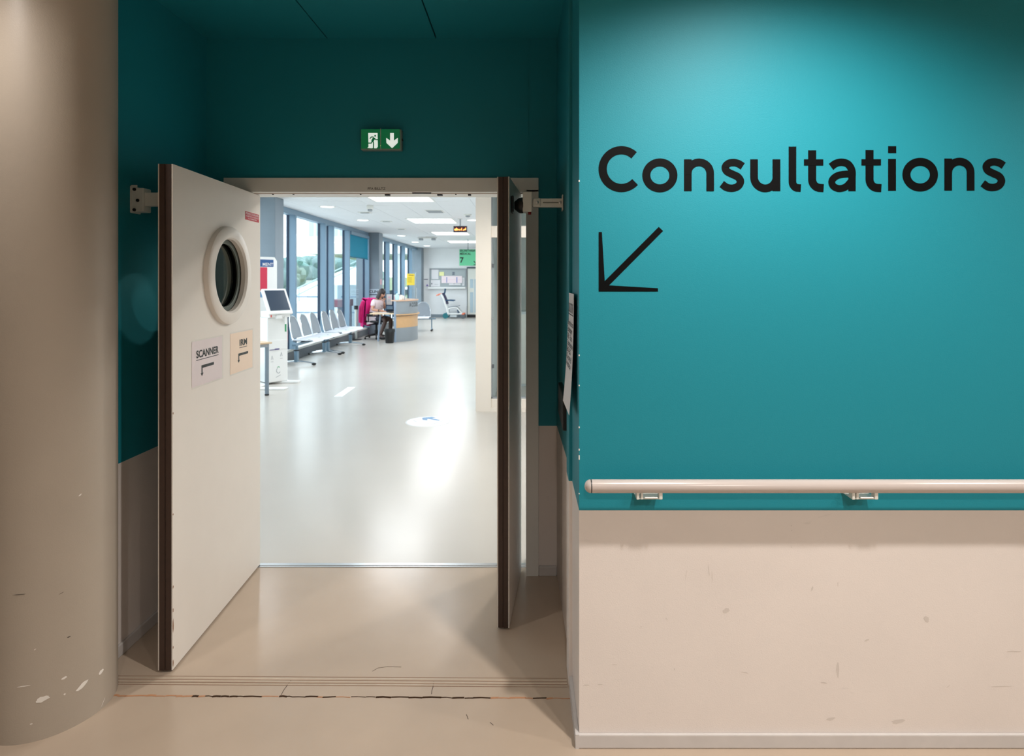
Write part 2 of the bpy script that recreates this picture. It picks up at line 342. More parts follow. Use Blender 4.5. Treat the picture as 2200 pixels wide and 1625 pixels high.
# ================================================================== floor joints
M_jmet = mat('beige_floor_joint_strip', lin(196, 178, 158), .3, metal=.15, noise=.2, scale=30)
def skew(y, x): return y + (x+1.7)*-.009
m = MB()
for off, h in ((0, .004), (.020, .006), (.033, .003)):
    x0, x1 = -1.70, .158
    for s_ in range(24):
        a = x0+(x1-x0)*s_/24; b = x0+(x1-x0)*(s_+1)/24
        ya, yb = skew(2.365-off, a), skew(2.365-off, b); w = .005
        m.add([(a, ya-w, 0), (b, yb-w, 0), (b, yb+w, 0), (a, ya+w, 0), (a, ya-w*.5, h*.4), (b, yb-w*.5, h*.4), (b, yb+w*.5, h*.4), (a, ya+w*.5, h*.4)], [(0,1,5,4), (2,3,7,6), (4,5,6,7), (0,4,7,3), (1,2,6,5)])
js = struct('trim_joint_strip', m, M_jmet, 'ridged metal strip across the floor before the doors', 'floor strip')
for off in (-.010, .0095, .0265, .040):
    put('groove', MB().stroke([(-1.70, skew(2.365-off, -1.70)), (.158, skew(2.365-off, .158))], 0.0019, Matrix.Translation((0, 0, .0002)), .0006), bpy.data.materials.get('groove_dirt') or mat('groove_dirt', lin(138, 108, 88), .8), js)
m = MB(); m2 = MB(); x = -1.66
random.seed(11)
while x < .155:
    w = random.uniform(.02, .07); y = skew(2.262, x) + random.uniform(-.002, .002); hh = random.uniform(.002, .0058)
    orange = x < -1.25 or (-.16 < x < .02) or random.random() < .22
    y2 = skew(2.262, x+w) + random.uniform(-.002, .002)
    (m2 if orange else m).prism([(x, y-hh), (x+w*.5, y-hh*.6), (x+w, y2-hh*.8), (x+w, y2+hh*.8), (x+w*.4, y+hh), (x, y+hh*.7)], Matrix.Translation((0, 0, .0002)), .0006)
    x += w*random.uniform(.92, 1.05)
fj = struct('trim_floor_crack', m, mat('dirt_filled_crack', lin(70, 50, 36), .9, noise=.5, scale=60, spec=.05), 'cracked dirty joint line across the floor in front', 'floor joint')
put('rust_patch', m2, mat('orange_worn_filler', lin(192, 138, 100), .7, noise=.35, scale=80), fj, kind='stuff')
m = MB()
def crack(pts, w=.0022):
    P = [(at(x, y, 1)[0]*(CAM_H*F/(y-VY)), CAM_H*F/(y-VY)) for x, y in pts]; m.stroke(P, w, Matrix.Translation((0, 0, .0002)), .0005)
crack([(625, 1463), (618, 1472), (610, 1483), (604, 1494)]); crack([(932, 1465), (930, 1478), (928, 1484), (927, 1492)])
crack([(800, 1443), (812, 1436), (832, 1433), (862, 1434)], .0014)
crack([(1002, 1536), (1006, 1546)], .002); crack([(1053, 1553), (1060, 1559)], .002)
put('hairline_crack', m, mat('hairline_crack', lin(74, 60, 50), .8), fj, kind='stuff')

# ================================================================== door frame
FX0, FX1, FZ = -1.587, .066, 2.092
fr = thing('trim_doorframe', 'grey metal frame around the open double doorway', 'door frame', (-.76, YB, 0), kind='structure')
put('jamb', MB().box(FX0, OX0+.004, YB-.014, 3.375, 0, OZ, .002), M_frame, fr)
put('jamb', MB().box(OX1-.012, FX1, YB-.014, 3.375, 0, OZ, .002), M_frame, fr)
put('head', MB().box(FX0, FX1, YB-.014, 3.375, 2.017, FZ, .002), M_frame, fr)
m = MB().box(-1.52, -.01, 3.215, 3.222, 2.0135, 2.0165)
put('seal', m, mat('pink_grey_seal', lin(214, 200, 192), .6), fr)
m = MB()
for a, b in ((-.755, -.73), (-.475, -.448), (-.31, -.295)): m.box(a, b, 3.235, 3.262, 2.008, 2.017)
m.box(-.60, -.50, 3.19, 3.197, 2.011, 2.017)
for a in (-1.36, -1.25, -.89, -.38): m.box(a, a+.008, 3.24, 3.248, 2.012, 2.017)
put('strike_plate', m, M_black, fr)
put('plate_lettering', MB().text('PFA BILLTZ', FRONT(-.83, YB-.0142, 2.0285), w=.093, h=.0125, bold=.004), M_ink, fr)
struct('trim_threshold', MB().box(-1.53, .005, 3.272, 3.318, -.002, .004, .0015).box(-1.53, .005, 3.287, 3.293, .004, .006), M_alu, 'aluminium threshold strip on the floor between the door jambs', 'threshold')

# ================================================================== door leaves
def leaf(name, label, hinge, free, thick, z0, z1, side, hole=None):
    """hinge/free: (x,y) ends of the visible face line; the leaf's thickness lies on `side` of it. Built around its hinge line."""
    h = Vector((*hinge, 0)); e = Vector((*free, 0)); u = (e-h).normalized(); w = (e-h).length
    n = Vector((-u.y, u.x, 0)) * side                                   # away from the visible face, into the thickness
    t = thing(name, label, 'door', (h.x, h.y, 0), kind='structure')
    M = Matrix(((u.x, 0, n.x, h.x), (u.y, 0, n.y, h.y), (0, 1, 0, 0), (0, 0, 0, 1)))   # x along leaf, y up, z into thickness
    def slab(a, b, w0, w1):
        mb = MB()
        if hole: mb.holed(a, b, z0, z1, *hole, w0, w1, M)
        else: mb.box(a, b, z0, z1, w0, w1, M=M)
        return mb
    f = .0045
    put('core', slab(.0, w-.002, f, thick-f), M_edge, t)
    put('face_panel', slab(0, w, 0, f), M_door, t); put('face_panel', slab(0, w, thick-f, thick), M_door, t)
    for a, b in ((f+.0008, thick*.47), (thick*.53, thick-f-.0008)):
        put('edge_lipping', MB().box(w-.002, w+.0025, z0+.001, z1-.001, a, b, .0006, M=M), M_edge, t)
    put('hinge_edge', MB().box(-.004, 0, z0, z1, 0, thick, M=M), M_whitem, t)
    return t, M, w
HOLE = (None)
# left leaf: visible face turned towards the opening
hL, eL = (-1.4465, 3.29), (-1.399, 2.396)
uL = (Vector(eL)-Vector(hL)).normalized()
pc = (Vector((-1.424, 2.884))-Vector(hL)).dot(uL)
dl, ML, wl = leaf('door_1', 'wide white door leaf with round porthole, opened towards the column', hL, eL, .056, .009, 2.014, -1, (pc, 1.577, .176))
# porthole: rings both sides, glass, inner bead
def porthole(M, cu, cv, parent, thick):
    for w0, s_ in ((0, -1), (thick, 1)):
        Mr = M @ Matrix.Translation((cu, cv, w0))
        prof = [(.172, s_*-.004), (.172, s_*.016), (.180, s_*.026), (.222, s_*.026), (.231, s_*.019), (.234, s_*.0)]
        put('porthole_ring', MB().lathe(prof, 72, Mr, cap=False), M_door, parent)
    for w0 in (.012, .040):
        put('glazing_bead', MB().lathe([(.150, w0-.004), (.150, w0+.004), (.174, w0+.004), (.174, w0-.004), (.150, w0-.004)], 64, M @ Matrix.Translation((cu, cv, 0)), cap=False), mat('grey_green_gasket', lin(96, 104, 98), .6) if w0 < .02 else M_black, parent)
    put('pane', MB().lathe([(.173, .0255), (.173, .0305)], 64, M @ Matrix.Translation((cu, cv, 0))), M_dglass, parent)
porthole(ML, pc, 1.577, dl, .056)
# worn spots on the free edge near the floor
m = MB()
for z, h in ((.02, .03), (.155, .055), (.235, .016), (.33, .012), (.62, .008), (1.02, .01), (.09, .012)):
    k = 10; poly = [(wl-.0035+.0032*math.cos(2*math.pi*i/k)*random.uniform(.6, 1.1), z+h/2+h/2*math.sin(2*math.pi*i/k)*random.uniform(.8, 1.1)) for i in range(k)]
    m.prism(poly, ML @ Matrix.Translation((0, 0, -.0004)), .0004)
put('worn_spot', m, mat('bare_brown_wood', lin(140, 98, 66), .7, noise=.3, scale=60), dl, kind='stuff')
# right leaf, edge-on; its back catches the dark recess
dr, MR, wr_ = leaf('door_2', 'narrow white door leaf seen edge-on at the right jamb', (-.079, 3.235), (-.128, 2.69), .054, .009, 2.0135, 1)
def on_left(u, z, out=.0003):
    """plane on the left leaf's visible face: x to the right as seen, z up, facing the opening"""
    p = Vector((*hL, 0)) + Vector((*uL, 0))*u; n = Vector((-uL.y, uL.x, 0)); o = p + n*out
    return plane((o.x, o.y, z), (-uL.x, -uL.y, 0), (0, 0, 1))
def u_at(px):      # distance from the hinge of the point of the face seen at column px
    k = (px-VX)/F; a, b = Vector(hL), uL
    return (a.x - k*a.y)/(k*b.y - b.x)
def zy(px, py):
    u = u_at(px); d = (Vector(hL)+uL*u).y; return CAM_H-(py-VY)*d/F
def sheet(name, label, px0, px1, top, bot, paper, text, tx, arrow):
    """A4 notice in a clear sleeve taped to the leaf; px/py as seen"""
    u0, u1 = u_at(px0), u_at(px1); w = u0-u1
    zt, zb = zy(px0, top), zy(px0, bot); M = on_left(u0, zb)
    t = thing(name, label, 'notice', tuple(M @ Vector((w/2, 0, 0))))
    put('paper', MB().box(.006, w-.006, .006, zt-zb-.006, .0002, .0007, M=M), paper, t)
    n_ = 10; mb = MB(); random.seed(int(px0))
    gx = [w*i/n_ for i in range(n_+1)]; gy = [(zt-zb)*j/n_ for j in range(n_+1)]
    vs = [(x_, y_, .0022 + random.uniform(0, .0018)) for y_ in gy for x_ in gx]
    fs = [(j*(n_+1)+i, j*(n_+1)+i+1, (j+1)*(n_+1)+i+1, (j+1)*(n_+1)+i) for j in range(n_) for i in range(n_)]
    put('plastic_sleeve', mb.add(vs, fs, M, True), M_sleeve, t)
    pb = MB()
    a, b, y0, y1 = tx                         # text extent in px: x0,x1, baseline y at x0, cap top at x0
    ua, ub = u0-u_at(a), u0-u_at(b); zb0, zt0 = zy(a, y0)-zb, zy(a, y1)-zb
    Mt = M @ Matrix.Translation((ua, zb0, .0008)); pb.text(text, Mt, w=ub-ua, h=zt0-zb0, bold=.03)
    pb.box(ua, ub, zb0-.0115, zb0-.0085, .0008, .0011, M=M)
    put('lettering', pb, M_ink, t)
    ax0, ax1, ytop, ylow, wbar = arrow        # shaft corner x, far end x, bar top y, tip y (all at ax0)
    va, vb = u0-u_at(ax0), u0-u_at(ax1); zt1, zl = zy(ax0, ytop)-zb, zy(ax0, ylow)-zb
    ab = MB(); Ma = M @ Matrix.Translation((0, 0, .0008)); sw = .0105
    ab.prism([(va-sw/2, zt1), (vb, zt1), (vb, zt1-wbar), (va+sw/2, zt1-wbar), (va+sw/2, zl+.014), (va+sw*1.25, zl+.014), (va, zl), (va-sw*1.25, zl+.014), (va-sw/2, zl+.014)], Ma, .0003)
    put('arrow', ab, M_ink, t)
sheet('notice_sheet', 'pale lilac SCANNER notice with bent arrow on the left door', 410, 478, 733, 838, mat('lilac_paper', lin(232, 217, 218), .6, noise=.08, scale=12), 'SCANNER', (421, 469, 770, 754), (433.5, 459, 785, 808.5, .0125))
sheet('notice_sheet', 'peach IRM notice with bent arrow on the left door', 493, 543, 715.5, 809, mat('peach_paper', lin(248, 222, 200), .6, noise=.06, scale=12), 'IRM', (514, 530, 743.5, 730), (512.5, 532.5, 760, 780, .012))
# red fire-door sticker
u0, u1 = u_at(526.5), u_at(556); zt, zb = zy(526.5, 453.5), zy(526.5, 471.5); M = on_left(u0, zb); w = u0-u1; h = zt-zb
t = thing('door_sticker', 'small red fire door sticker at the top of the left door', 'sticker', tuple(M @ Vector((w/2, 0, 0))))
put('plate', MB().box(0, w, 0, h, 0, .0006, M=M), mat('red_sticker', lin(178, 22, 40), .45), t)
mt = MB()
for tx, y, hh, ww in (('PORTE COUPE-FEU', .66, .24, .92), ("NE METTEZ PAS D'OBSTACLE", .40, .15, .90), ('A LA FERMETURE', .13, .15, .62)):
    mt.text(tx, M @ Matrix.Translation((w/2, h*y, .0007)), w=w*ww, h=h*hh, align='C', bold=.01)
put('lettering', mt, M_paper, t)

# ================================================================== magnetic door holders
# left: bracket from the side wall to the back of the wide leaf
yh = 2.60
t = thing('door_holder', 'white magnetic door holder bracket between left wall and door', 'door holder', (XL, yh, 1.90))
z = 1.895
put('wall_plate', MB().box(XL, XL+.006, yh-.03, yh+.035, z-.055, z+.06, .002), M_whitem, t)
put('mounting_block', MB().box(XL+.004, XL+.055, yh-.026, yh+.03, z-.05, z+.052, .004).box(XL+.004, XL+.03, yh-.03, yh-.024, z+.052, z+.064, .002), M_whitem, t)
put('arm', MB().box(XL+.05, -1.535, yh-.014, yh+.014, z-.025, z+.034, .003).box(-1.56, -1.50, yh-.018, yh-.010, z-.026, z+.030, .002), M_whitem, t)
put('magnet', MB().box(-1.515, -1.478, yh-.035, yh+.035, z-.045, z+.045, .004), M_whitem, t)
for a, b in ((XL+.018, z+.045), (XL+.018, z-.042), (XL+.032, z-.002), (-1.525, z)):
    m = MB().lathe([(.007, 0), (.006, .005), (.003, .006)], 12, plane((a, yh-.026 if a < -1.6 else yh-.018, b), (1,0,0), (0,0,1)))
    put('screw', m, M_black, t)
# right: bracket from the right wall, magnet box with black rubber coupling against the narrow leaf
yh = 2.77; z = CAM_H-(436-VY)*yh/F
sx = lambda p: (p-VX)*yh/F
t = thing('door_holder', 'white magnetic door holder with black coupling on the right wall', 'door holder', (.168, yh, z))
put('wall_plate', MB().box(.164, .169, yh-.03, yh+.03, z-.036, z+.034, .001), M_whitem, t)
put('arm', MB().box(sx(1148), .165, yh-.014, yh+.014, z-.021, z+.019, .003).box(sx(1143), sx(1163), yh-.018, yh+.018, z-.021, z+.021, .008), M_whitem, t)
put('arm_slot', MB().box(sx(1166), sx(1201), yh-.0152, yh-.0135, z-.003, z+.002, .0006), mat('grey_slot', lin(128, 128, 122), .5), t)
put('magnet_box', MB().box(sx(1123), sx(1143), yh-.035, yh+.035, z-.045, z+.047, .004), M_whitem, t)
put('red_button', MB().lathe([(.007, 0), (.007, -.012)], 12, Matrix.Translation((sx(1138), yh-.02, z-.044))), mat('dark_red_plastic', lin(120, 20, 24), .4), t)
m = MB(); Mx = Matrix.Translation((0, yh, z-.012)) @ Matrix.Rotation(math.pi/2, 4, 'Y')
m.lathe([(.017, sx(1105)), (.026, sx(1110)), (.033, sx(1114)), (.036, sx(1118)), (.036, sx(1124))], 20, Mx)
put('rubber_coupling', m, M_black, t)
put('armature_plate', MB().box(-.0675, sx(1104), yh-.03, yh+.03, z-.046, z+.030, .004), M_black, t)
for p in (1154, 1203):
    m = MB().lathe([(.0075, 0), (.0065, .004), (.003, .006)], 14, plane((sx(p), yh-.0185 if p < 1160 else yh-.0145, z), (1,0,0), (0,0,1)))
    put('screw', m, M_alu, t)

# ================================================================== things on the right side wall of the recess
t = thing('wall_box', 'slim black wall box at the back of the right recess wall', 'wall box', (.172, 2.68, 1.07))
put('housing', MB().box(.152, .1745, 2.50, 2.86, .93, 1.072, .004), M_black, t)
put('cover_seam', MB().box(.1512, .1525, 2.51, 2.85, 1.0, 1.003), mat('dark_grey_plastic', lin(40, 40, 42), .5), t)
# hanging A3 list, curling off the wall at its lower edge
t = thing('notice_list', 'long paper list of CONSULTATIONS hung sideways on the wall edge', 'notice', (.166, 2.2, 1.1))
def curl(k): return .006 + .020*max(0, k)**2.2               # k 0 top .. 1 bottom
YA, YZ, ZT, ZB = 2.355, 2.09, 1.505, 1.085
def lp(u, v, off=0.0):                               # u 0 far edge .. 1 near edge, v 0 top .. 1 bottom
    return (.170 - curl(v)*(1-.2*u) - off, YA+(YZ-YA)*u, ZT-(ZT-ZB)*v)
def grid(fn, n=6, k=16):
    vs = [fn(i/n, j/k) for j in range(k+1) for i in range(n+1)]
    return vs, [(j*(n+1)+i, (j+1)*(n+1)+i, (j+1)*(n+1)+i+1, j*(n+1)+i+1) for j in range(k) for i in range(n)]
put('paper', MB().add(*grid(lambda u, v: lp(u, v)), smooth=True), M_paper, t)
put('plastic_sleeve', MB().add(*grid(lambda u, v: (lp(-.03+1.25*u, -.02+1.1*v, -.003)[0] + .006*u, lp(-.03+1.25*u, 0)[1], lp(0, -.02+1.09*v)[2])), smooth=True), M_sleeve, t)
m = MB()
def line(txt, v, u0, u1, h, bold=.02):
    p = Vector(lp(u0, v, .0012)); q = Vector(lp(u1, v, .0012)); a = Vector(lp(u0, v-.03, .0012))
    M = plane(p, q-p, a-p); m.text(txt, M, w=(q-p).length, h=h, bold=bold)
line('CONSULTATIONS', .165, .16, .93, .034)
p = lp(.16, .185, .001); q = lp(.93, .185, .001); m.tube([p, q], .0014, 5)
for i, s_ in enumerate(('-Centre de soins', '-Echodoppler', '-ORL - Ophta', '-Cabinet dentaire', '-EMG - EEG', '-Chirurgie B', '-Anesthesie')):
    line(s_, .285+i*.061, .06, min(.97, .06+.065*len(s_)), .021, .015)
put('lettering', m, M_ink, t)

# ================================================================== wall lettering
SC = 645.0
def WX(cx): return (1230+cx/2.268-VX)/SC
def WZ(cy): return CAM_H+(VY-280-cy/2.268)/SC
YW = 2.015
def wl_pts(P): return [(WX(x), WZ(y)) for x, y in P]
MWALL = plane((0, YW-.0002, 0), (1,0,0), (0,0,1))
sign = thing('wall_lettering', 'big black Consultations lettering on the teal wall', 'lettering', (WX(1100), YW, WZ(296)))
KX = 1/(2.268*SC)
def letter(strokes):
    mb = MB()
    for i, (P, w, closed) in enumerate(strokes): mb.stroke(wl_pts(P), w*KX, MWALL, .0007+.0003*i, closed)
    put('letter', mb, M_vinyl, sign)
R_ = lambda x0, x1, y0, y1: ([((x0+x1)/2, y0), ((x0+x1)/2, y1)], x1-x0, False)
letter([(arc(238, 189.5, 91, 92, -47, -317, 40), 40, False)])
letter([(arc(425.5, 220, 66, 63, 0, 354, 48), 39, True)])
def n_(x0, x1, top, bot, st):
    sw = 37; a = x0+sw/2; b = x1-sw/2; r = (b-a)/2; yc = top+sw/2+r*.98
    return [R_(x0, x0+sw, st, bot), ([(a, yc+6)] + arc((a+b)/2, yc, r, r*.98, 180, 360, 20) + [(b, bot)], sw, False)]
letter(n_(543, 689, 138, 297, 142))
SP = [(829, 176), (808, 163), (783, 157.5), (758, 163), (744, 180), (752, 200), (778, 214), (806, 228), (818, 250), (807, 272), (782, 282), (752, 279), (727, 262)]
letter([(spline(SP, 6), 36, False)])
letter([R_(974, 1012, 142, 297), ([(884, 142)] + [(993-109*.5+54.5*math.cos(math.radians(a)), 228+55*math.sin(math.radians(a))) for a in range(180, -1, -9)], 37, False)])
letter([([(1071, 80), (1071, 250)] + arc(1097, 250, 26, 31, 180, 90, 8) + [(1112, 282)], 37, False)])
def t_(x, cy0, top, bx0, bx1, end): return [([(x, top), (x, 240)] + arc(x+39, 240, 39, 41, 180, 90, 10) + [(end, 282)], 39, False), ([(bx0, cy0), (bx1, cy0)], 30, False)]
letter(t_(1167, 157, 98, 1127, 1221, 1223))
def a_(dx):
    return [(spline([(1259+dx, 178), (1282+dx, 162), (1312+dx, 156), (1342+dx, 166), (1360+dx, 196), (1361+dx, 240), (1361+dx, 297)], 6), 36, False),
            (spline([(1361+dx, 214), (1325+dx, 214), (1288+dx, 222), (1264+dx, 244), (1268+dx, 270), (1296+dx, 284), (1330+dx, 276), (1356+dx, 250)], 6), 33, False)]
letter(a_(0))
letter(t_(1446.5, 156.5, 97, 1407, 1502, 1504))
letter([R_(1537, 1575, 140, 295), R_(1537, 1576, 78, 111)])
letter([(arc(1693, 216.5, 67, 62.5, 0, 354, 48), 39, True)])
letter(n_(1811, 1957, 134, 294, 138))
letter([(spline([(x+1271, y-3.5) for x, y in SP], 6), 36, False)])
ar = MB(); q = wl_pts([(127.5, 496), (143, 496), (157, 735), (420, 471), (441, 491), (178, 756), (416, 770), (416, 786), (127.5, 786)]); ar.prism(q, MWALL, .0007)
put('wall_arrow', ar, M_vinyl, label='black arrow pointing down-left on the teal wall', cat='arrow')

# ================================================================== handrail
ZR, YR, RR = .887, YW-.061, .0212
xa = (1271-VX)*YR/F
hr = thing('handrail', 'beige tubular handrail along the teal wall', 'handrail', (1.2, YW, .8))
put('rail', MB().tube([(xa, YR, ZR), (3.2, YR, ZR)], RR, 28), M_rail, hr)
put('end_ring', MB().tube([(xa-.0035, YR, ZR), (xa, YR, ZR)], RR*.985, 28), M_black, hr)
m = MB(); k = 10
m.lathe([(RR*math.cos(math.pi/2*i/k) + .00005, RR*.92*math.sin(math.pi/2*i/k)) for i in range(k+1)], 28, Matrix.Translation((xa-.0035, YR, ZR)) @ Matrix.Rotation(-math.pi/2, 4, 'Y'))
put('end_cap', m, M_rail, hr)
def bracket(x):
    br = put('bracket', MB().box(x-.042, x+.042, YW-.006, YW, ZR-.040, ZR-.014, .002).box(x-.040, x+.040, YR-.006, YW-.004, ZR-.0405, ZR-.0365, .0012)
             .box(x-.042, x-.033, YR-.012, YR+.012, ZR-.040, ZR-.017, .002).box(x+.030, x+.042, YR-.012, YR+.012, ZR-.040, ZR-.017, .003).box(x-.028, x-.020, YR-.01, YR+.012, ZR-.040, ZR-.017, .002), M_whitem, hr)
    put('bracket_slot', MB().box(x-.016, x+.026, YR-.0135, YR-.006, ZR-.036, ZR-.031, .002), M_whitep, br)
for x in (.397, 1.090, 1.783, 2.476): bracket(x)

# ================================================================== exit sign over the doorway
X0, X1, Z0, Z1 = -.861, -.647, 2.2315, 2.342
YE = YB-.045; sx_ = (X1-X0)/88.0
es = thing('exit_sign', 'lit green emergency exit sign above the doorway', 'exit sign', ((X0+X1)/2, YB, Z0))
put('housing', MB().box(X0, X1, YE+.006, YB, Z0, Z1, .006), mat('clear_grey_housing', lin(120, 135, 130), .25), es)
MG = mat('lit_green_panel', lin(0, 92, 56), .3, emit=lin(0, 104, 60)[:3], estr=.5)
MGW = mat('lit_white_symbol', lin(225, 232, 226), .4, emit=lin(226, 236, 228)[:3], estr=.75)
put('green_panel', MB().box(X0+.005, -.7565, YE, YE+.006, Z0+.007, Z1-.003, .001), MG, es)
put('green_panel', MB().box(-.7525, X1-.009, YE, YE+.006, Z0+.007, Z1-.003, .001), MG, es)
put('divider', MB().box(-.7565, -.7525, YE-.003, YE+.006, Z0+.004, Z1, .001), M_alu, es)
EK = 1/9.556                                          # zoomed pixels of the sign -> photo pixels
ex = lambda x: ((740+x*EK)-VX)*YE/F
ez = lambda y: CAM_H-((260+y*EK)-VY)*YE/F
ME = plane((0, YE-.0001, 0), (1,0,0), (0,0,1)); ep = lambda P: [(ex(a), ez(b)) for a, b in P]
put('door_symbol', MB().prism(ep([(488, 248), (680, 248), (686, 530), (660, 562), (612, 562), (598, 535), (575, 562), (470, 556), (495, 530)]), ME, .0006), MGW, es)
put('arrow_symbol', MB().prism(ep([(938, 248), (1015, 248), (1015, 405), (1097, 345), (1095, 450), (978, 560), (862, 450), (858, 345), (938, 405)]), ME, .0006), MGW, es)
m = MB(); ME2 = plane((0, YE-.0008, 0), (1,0,0), (0,0,1)); k = EK*YE/F
for P, w in (([(612, 345), (572, 420)], 52), ([(600, 328), (550, 332), (522, 368)], 20), ([(618, 345), (636, 384), (684, 384)], 18), ([(576, 400), (552, 456), (484, 456)], 22), ([(578, 412), (600, 455), (598, 548)], 24)):
    m.stroke(ep(P), w*k, ME2, .0004)
m.prism(ep([(632+19*math.cos(a*math.pi/8), 306+19*math.sin(a*math.pi/8)) for a in range(16)]), ME2, .0004)
put('runner_symbol', m, MG, es)
for x_ in (X0-.003, X1-.001): put('clip', MB().box(x_, x_+.005, YE+.014, YE+.028, 2.282, 2.292, .001), M_black, es)
put('indicator', MB().ball((-.7545, YE-.003, Z0+.021), .0015, 8), mat('green_led', (.6, 1, .3), .4, emit=(.6, 1, .2), estr=1.5), es)
# ================================================================== the corridor beyond
XWIN = -4.60
M_pier = mat('blue_grey_pier_paint', lin(128, 140, 150), .6, noise=.15, scale=5)
M_mull = mat('blue_grey_window_metal', lin(112, 138, 158), .4)
M_mdark = mat('dark_window_gasket', lin(14, 40, 66), .5)
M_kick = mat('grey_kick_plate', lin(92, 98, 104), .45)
M_tile = mat('white_ceiling_tile', lin(222, 224, 226), .7, noise=.04, scale=20)
M_cgrid = mat('pale_ceiling_grid', lin(130, 136, 142), .6)
M_cream = mat('cream_partition_paint', lin(232, 223, 212), .45)
struct('floor', MB().box(-4.75, 2.3, 3.318, 26.0, -.06, 0), M_floor2, 'glossy pale grey vinyl floor of the waiting corridor', 'floor')
# ceiling with its tiles
ce2 = thing('ceiling', 'white tiled ceiling of the waiting corridor', 'ceiling', (-2.5, 14, CORR_Z), kind='structure')
put('grid_backing', MB().box(-4.75, 2.3, 3.37, 26.0, CORR_Z+.004, CORR_Z+.05), M_cgrid, ce2)
tm = None; n_tile = 0; far = MB()
for i in range(-3, 4):
    for j in range(0, 38):
        x, y = -2.57+.645*i, 3.72+.6*j
        if x > -.35 and y > 7: continue
        if y > 20:
            far.box(x-.32, x+.32, y-.297, y+.297, CORR_Z, CORR_Z+.0045); continue
        if tm is None:
            tm = put('ceiling_tile', MB().box(x-.32, x+.32, y-.297, y+.297, CORR_Z, CORR_Z+.0045), M_tile, ce2); x0_, y0_ = x, y
        else:
            c = tm.copy(); COL.objects.link(c); c.parent = ce2; c.location = (x-x0_, y-y0_, 0)
put('far_tiles', far, M_tile, ce2, kind='stuff')
struct('wall_corridor_end', MB().box(-4.75, 0, 25.8, 26.0, 0, CORR_Z), M_white, 'white end wall of the waiting corridor', 'wall')
struct('baseboard_corridor_end', MB().box(-4.3, -2.55, 25.775, 25.8, 0, .13), mat('grey_skirting', lin(128, 140, 150), .5), 'grey skirting along the foot of the corridor end wall', 'baseboard')
struct('wall_corridor_right', MB().box(-.52, -.42, 7.27, 25.8, 0, CORR_Z), M_white, 'white wall along the right of the corridor behind the cream post', 'wall')
struct('wall_corridor_side', MB().box(2.2, 2.3, 3.37, 26, 0, CORR_Z), M_white, 'white side wall of the lobby beyond the right door', 'wall')
# piers between the window bays
for k, (y0, y1, xr, lb) in enumerate(((10.0, 10.36, -4.145, 'blue grey pier behind the kiosk, nearest of the three'), (17.45, 17.9, -4.235, 'blue grey pier behind the seated woman'), (25.25, 25.8, -4.36, 'blue grey pier in the far corner of the corridor'))):
    struct('trim_pier', MB().box(-4.9, xr, y0, y1, 0, CORR_Z, .012), M_pier, lb, 'pier')
# window bays
def bay(n, y0, y1, mulls, label, last=None):
    t = thing('window_%d' % n, label, 'window', (XWIN, (y0+y1)/2, 0), kind='structure')
    put('head_rail', MB().box(XWIN-.10, XWIN+.06, y0, y1, CORR_Z-.11, CORR_Z, .004), M_mull, t)
    put('kick_plate', MB().box(XWIN-.10, XWIN+.05, y0, y1, 0, .17, .004), M_kick, t)
    put('sill', MB().box(XWIN-.09, XWIN+.03, y0, y1, .17, .215, .004), M_whitem, t)
    for y in mulls:
        f_ = put('mullion', MB().box(XWIN-.03, XWIN+.10, y-.035, y+.035, .215, CORR_Z-.11, .003), M_mull, t)
        put('gasket', MB().box(XWIN-.075, XWIN-.03, y-.05, y+.05, .215, CORR_Z-.11), M_mdark, f_)
    e = [y0] + list(mulls) + [y1]
    for a, b in zip(e[:-1], e[1:]):
        put('pane', MB().box(XWIN-.062, XWIN-.050, a+.01, b-.01, .21, CORR_Z-.10), M_glass, t)
    return t
bay(1, 3.37, 10.0, [5.2, 6.9, 8.6], 'tall glazed window bay hidden behind the left door')
bay(2, 10.36, 17.45, [11.85, 13.62, 14.18, 15.45, 17.38], 'tall glazed window bay behind the row of waiting seats')
bay(3, 17.9, 25.25, [19.95, 21.2, 22.5, 23.9], 'tall glazed window bay behind the reception desk')
# roller blind in the last gap before the second pier
t = thing('roller_blind', 'teal roller blind half lowered before the second pier', 'blind', (XWIN+.08, 16.45, 2.2))
put('cassette', MB().box(XWIN+.03, XWIN+.12, 15.55, 17.33, 2.75, 2.84, .01), M_mull, t)
put('fabric', MB().box(XWIN+.070, XWIN+.073, 15.58, 17.31, 2.18, 2.76), mat('teal_blind_fabric', lin(0, 128, 158), .8, emit=None), t)
put('bottom_bar', MB().box(XWIN+.062, XWIN+.082, 15.58, 17.31, 2.16, 2.185, .004), mat('teal_bar', lin(0, 96, 120), .5), t)
# ceiling panels and round lamps
M_lit = mat('lit_panel_diffuser', (1, 1, 1, 1), .5, emit=(.95, .98, 1), estr=PANEL_E*.3)
M_lit2 = mat('lit_lamp_lens', (1, 1, 1, 1), .4, emit=(1, .99, .96), estr=4)
PL = ['nearest lit square panel seen in the corridor ceiling', 'second lit square ceiling panel, before the red display', 'third lit square ceiling panel, behind the red display', 'fourth and farthest lit square ceiling panel']
p0 = None
for (x, y), lb in zip(CEIL_PANELS, PL):
    if p0 is None:
        p0 = thing('ceiling_panel_lamp', lb, 'ceiling light', (x, y, CORR_Z), group='lit square ceiling panels')
        put('frame', MB().box(-.53, .53, -.55, -.52, -.008, .0).box(-.53, .53, .52, .55, -.008, .0).box(-.53, -.50, -.52, .52, -.008, .0).box(.50, .53, -.52, .52, -.008, .0), M_whitem, p0, world=False)
        put('diffuser', MB().box(-.50, .50, -.52, .52, -.006, -.0005), M_lit, p0, world=False)
    else: copy_tree(p0, (x, y, CORR_Z), 0, lb)
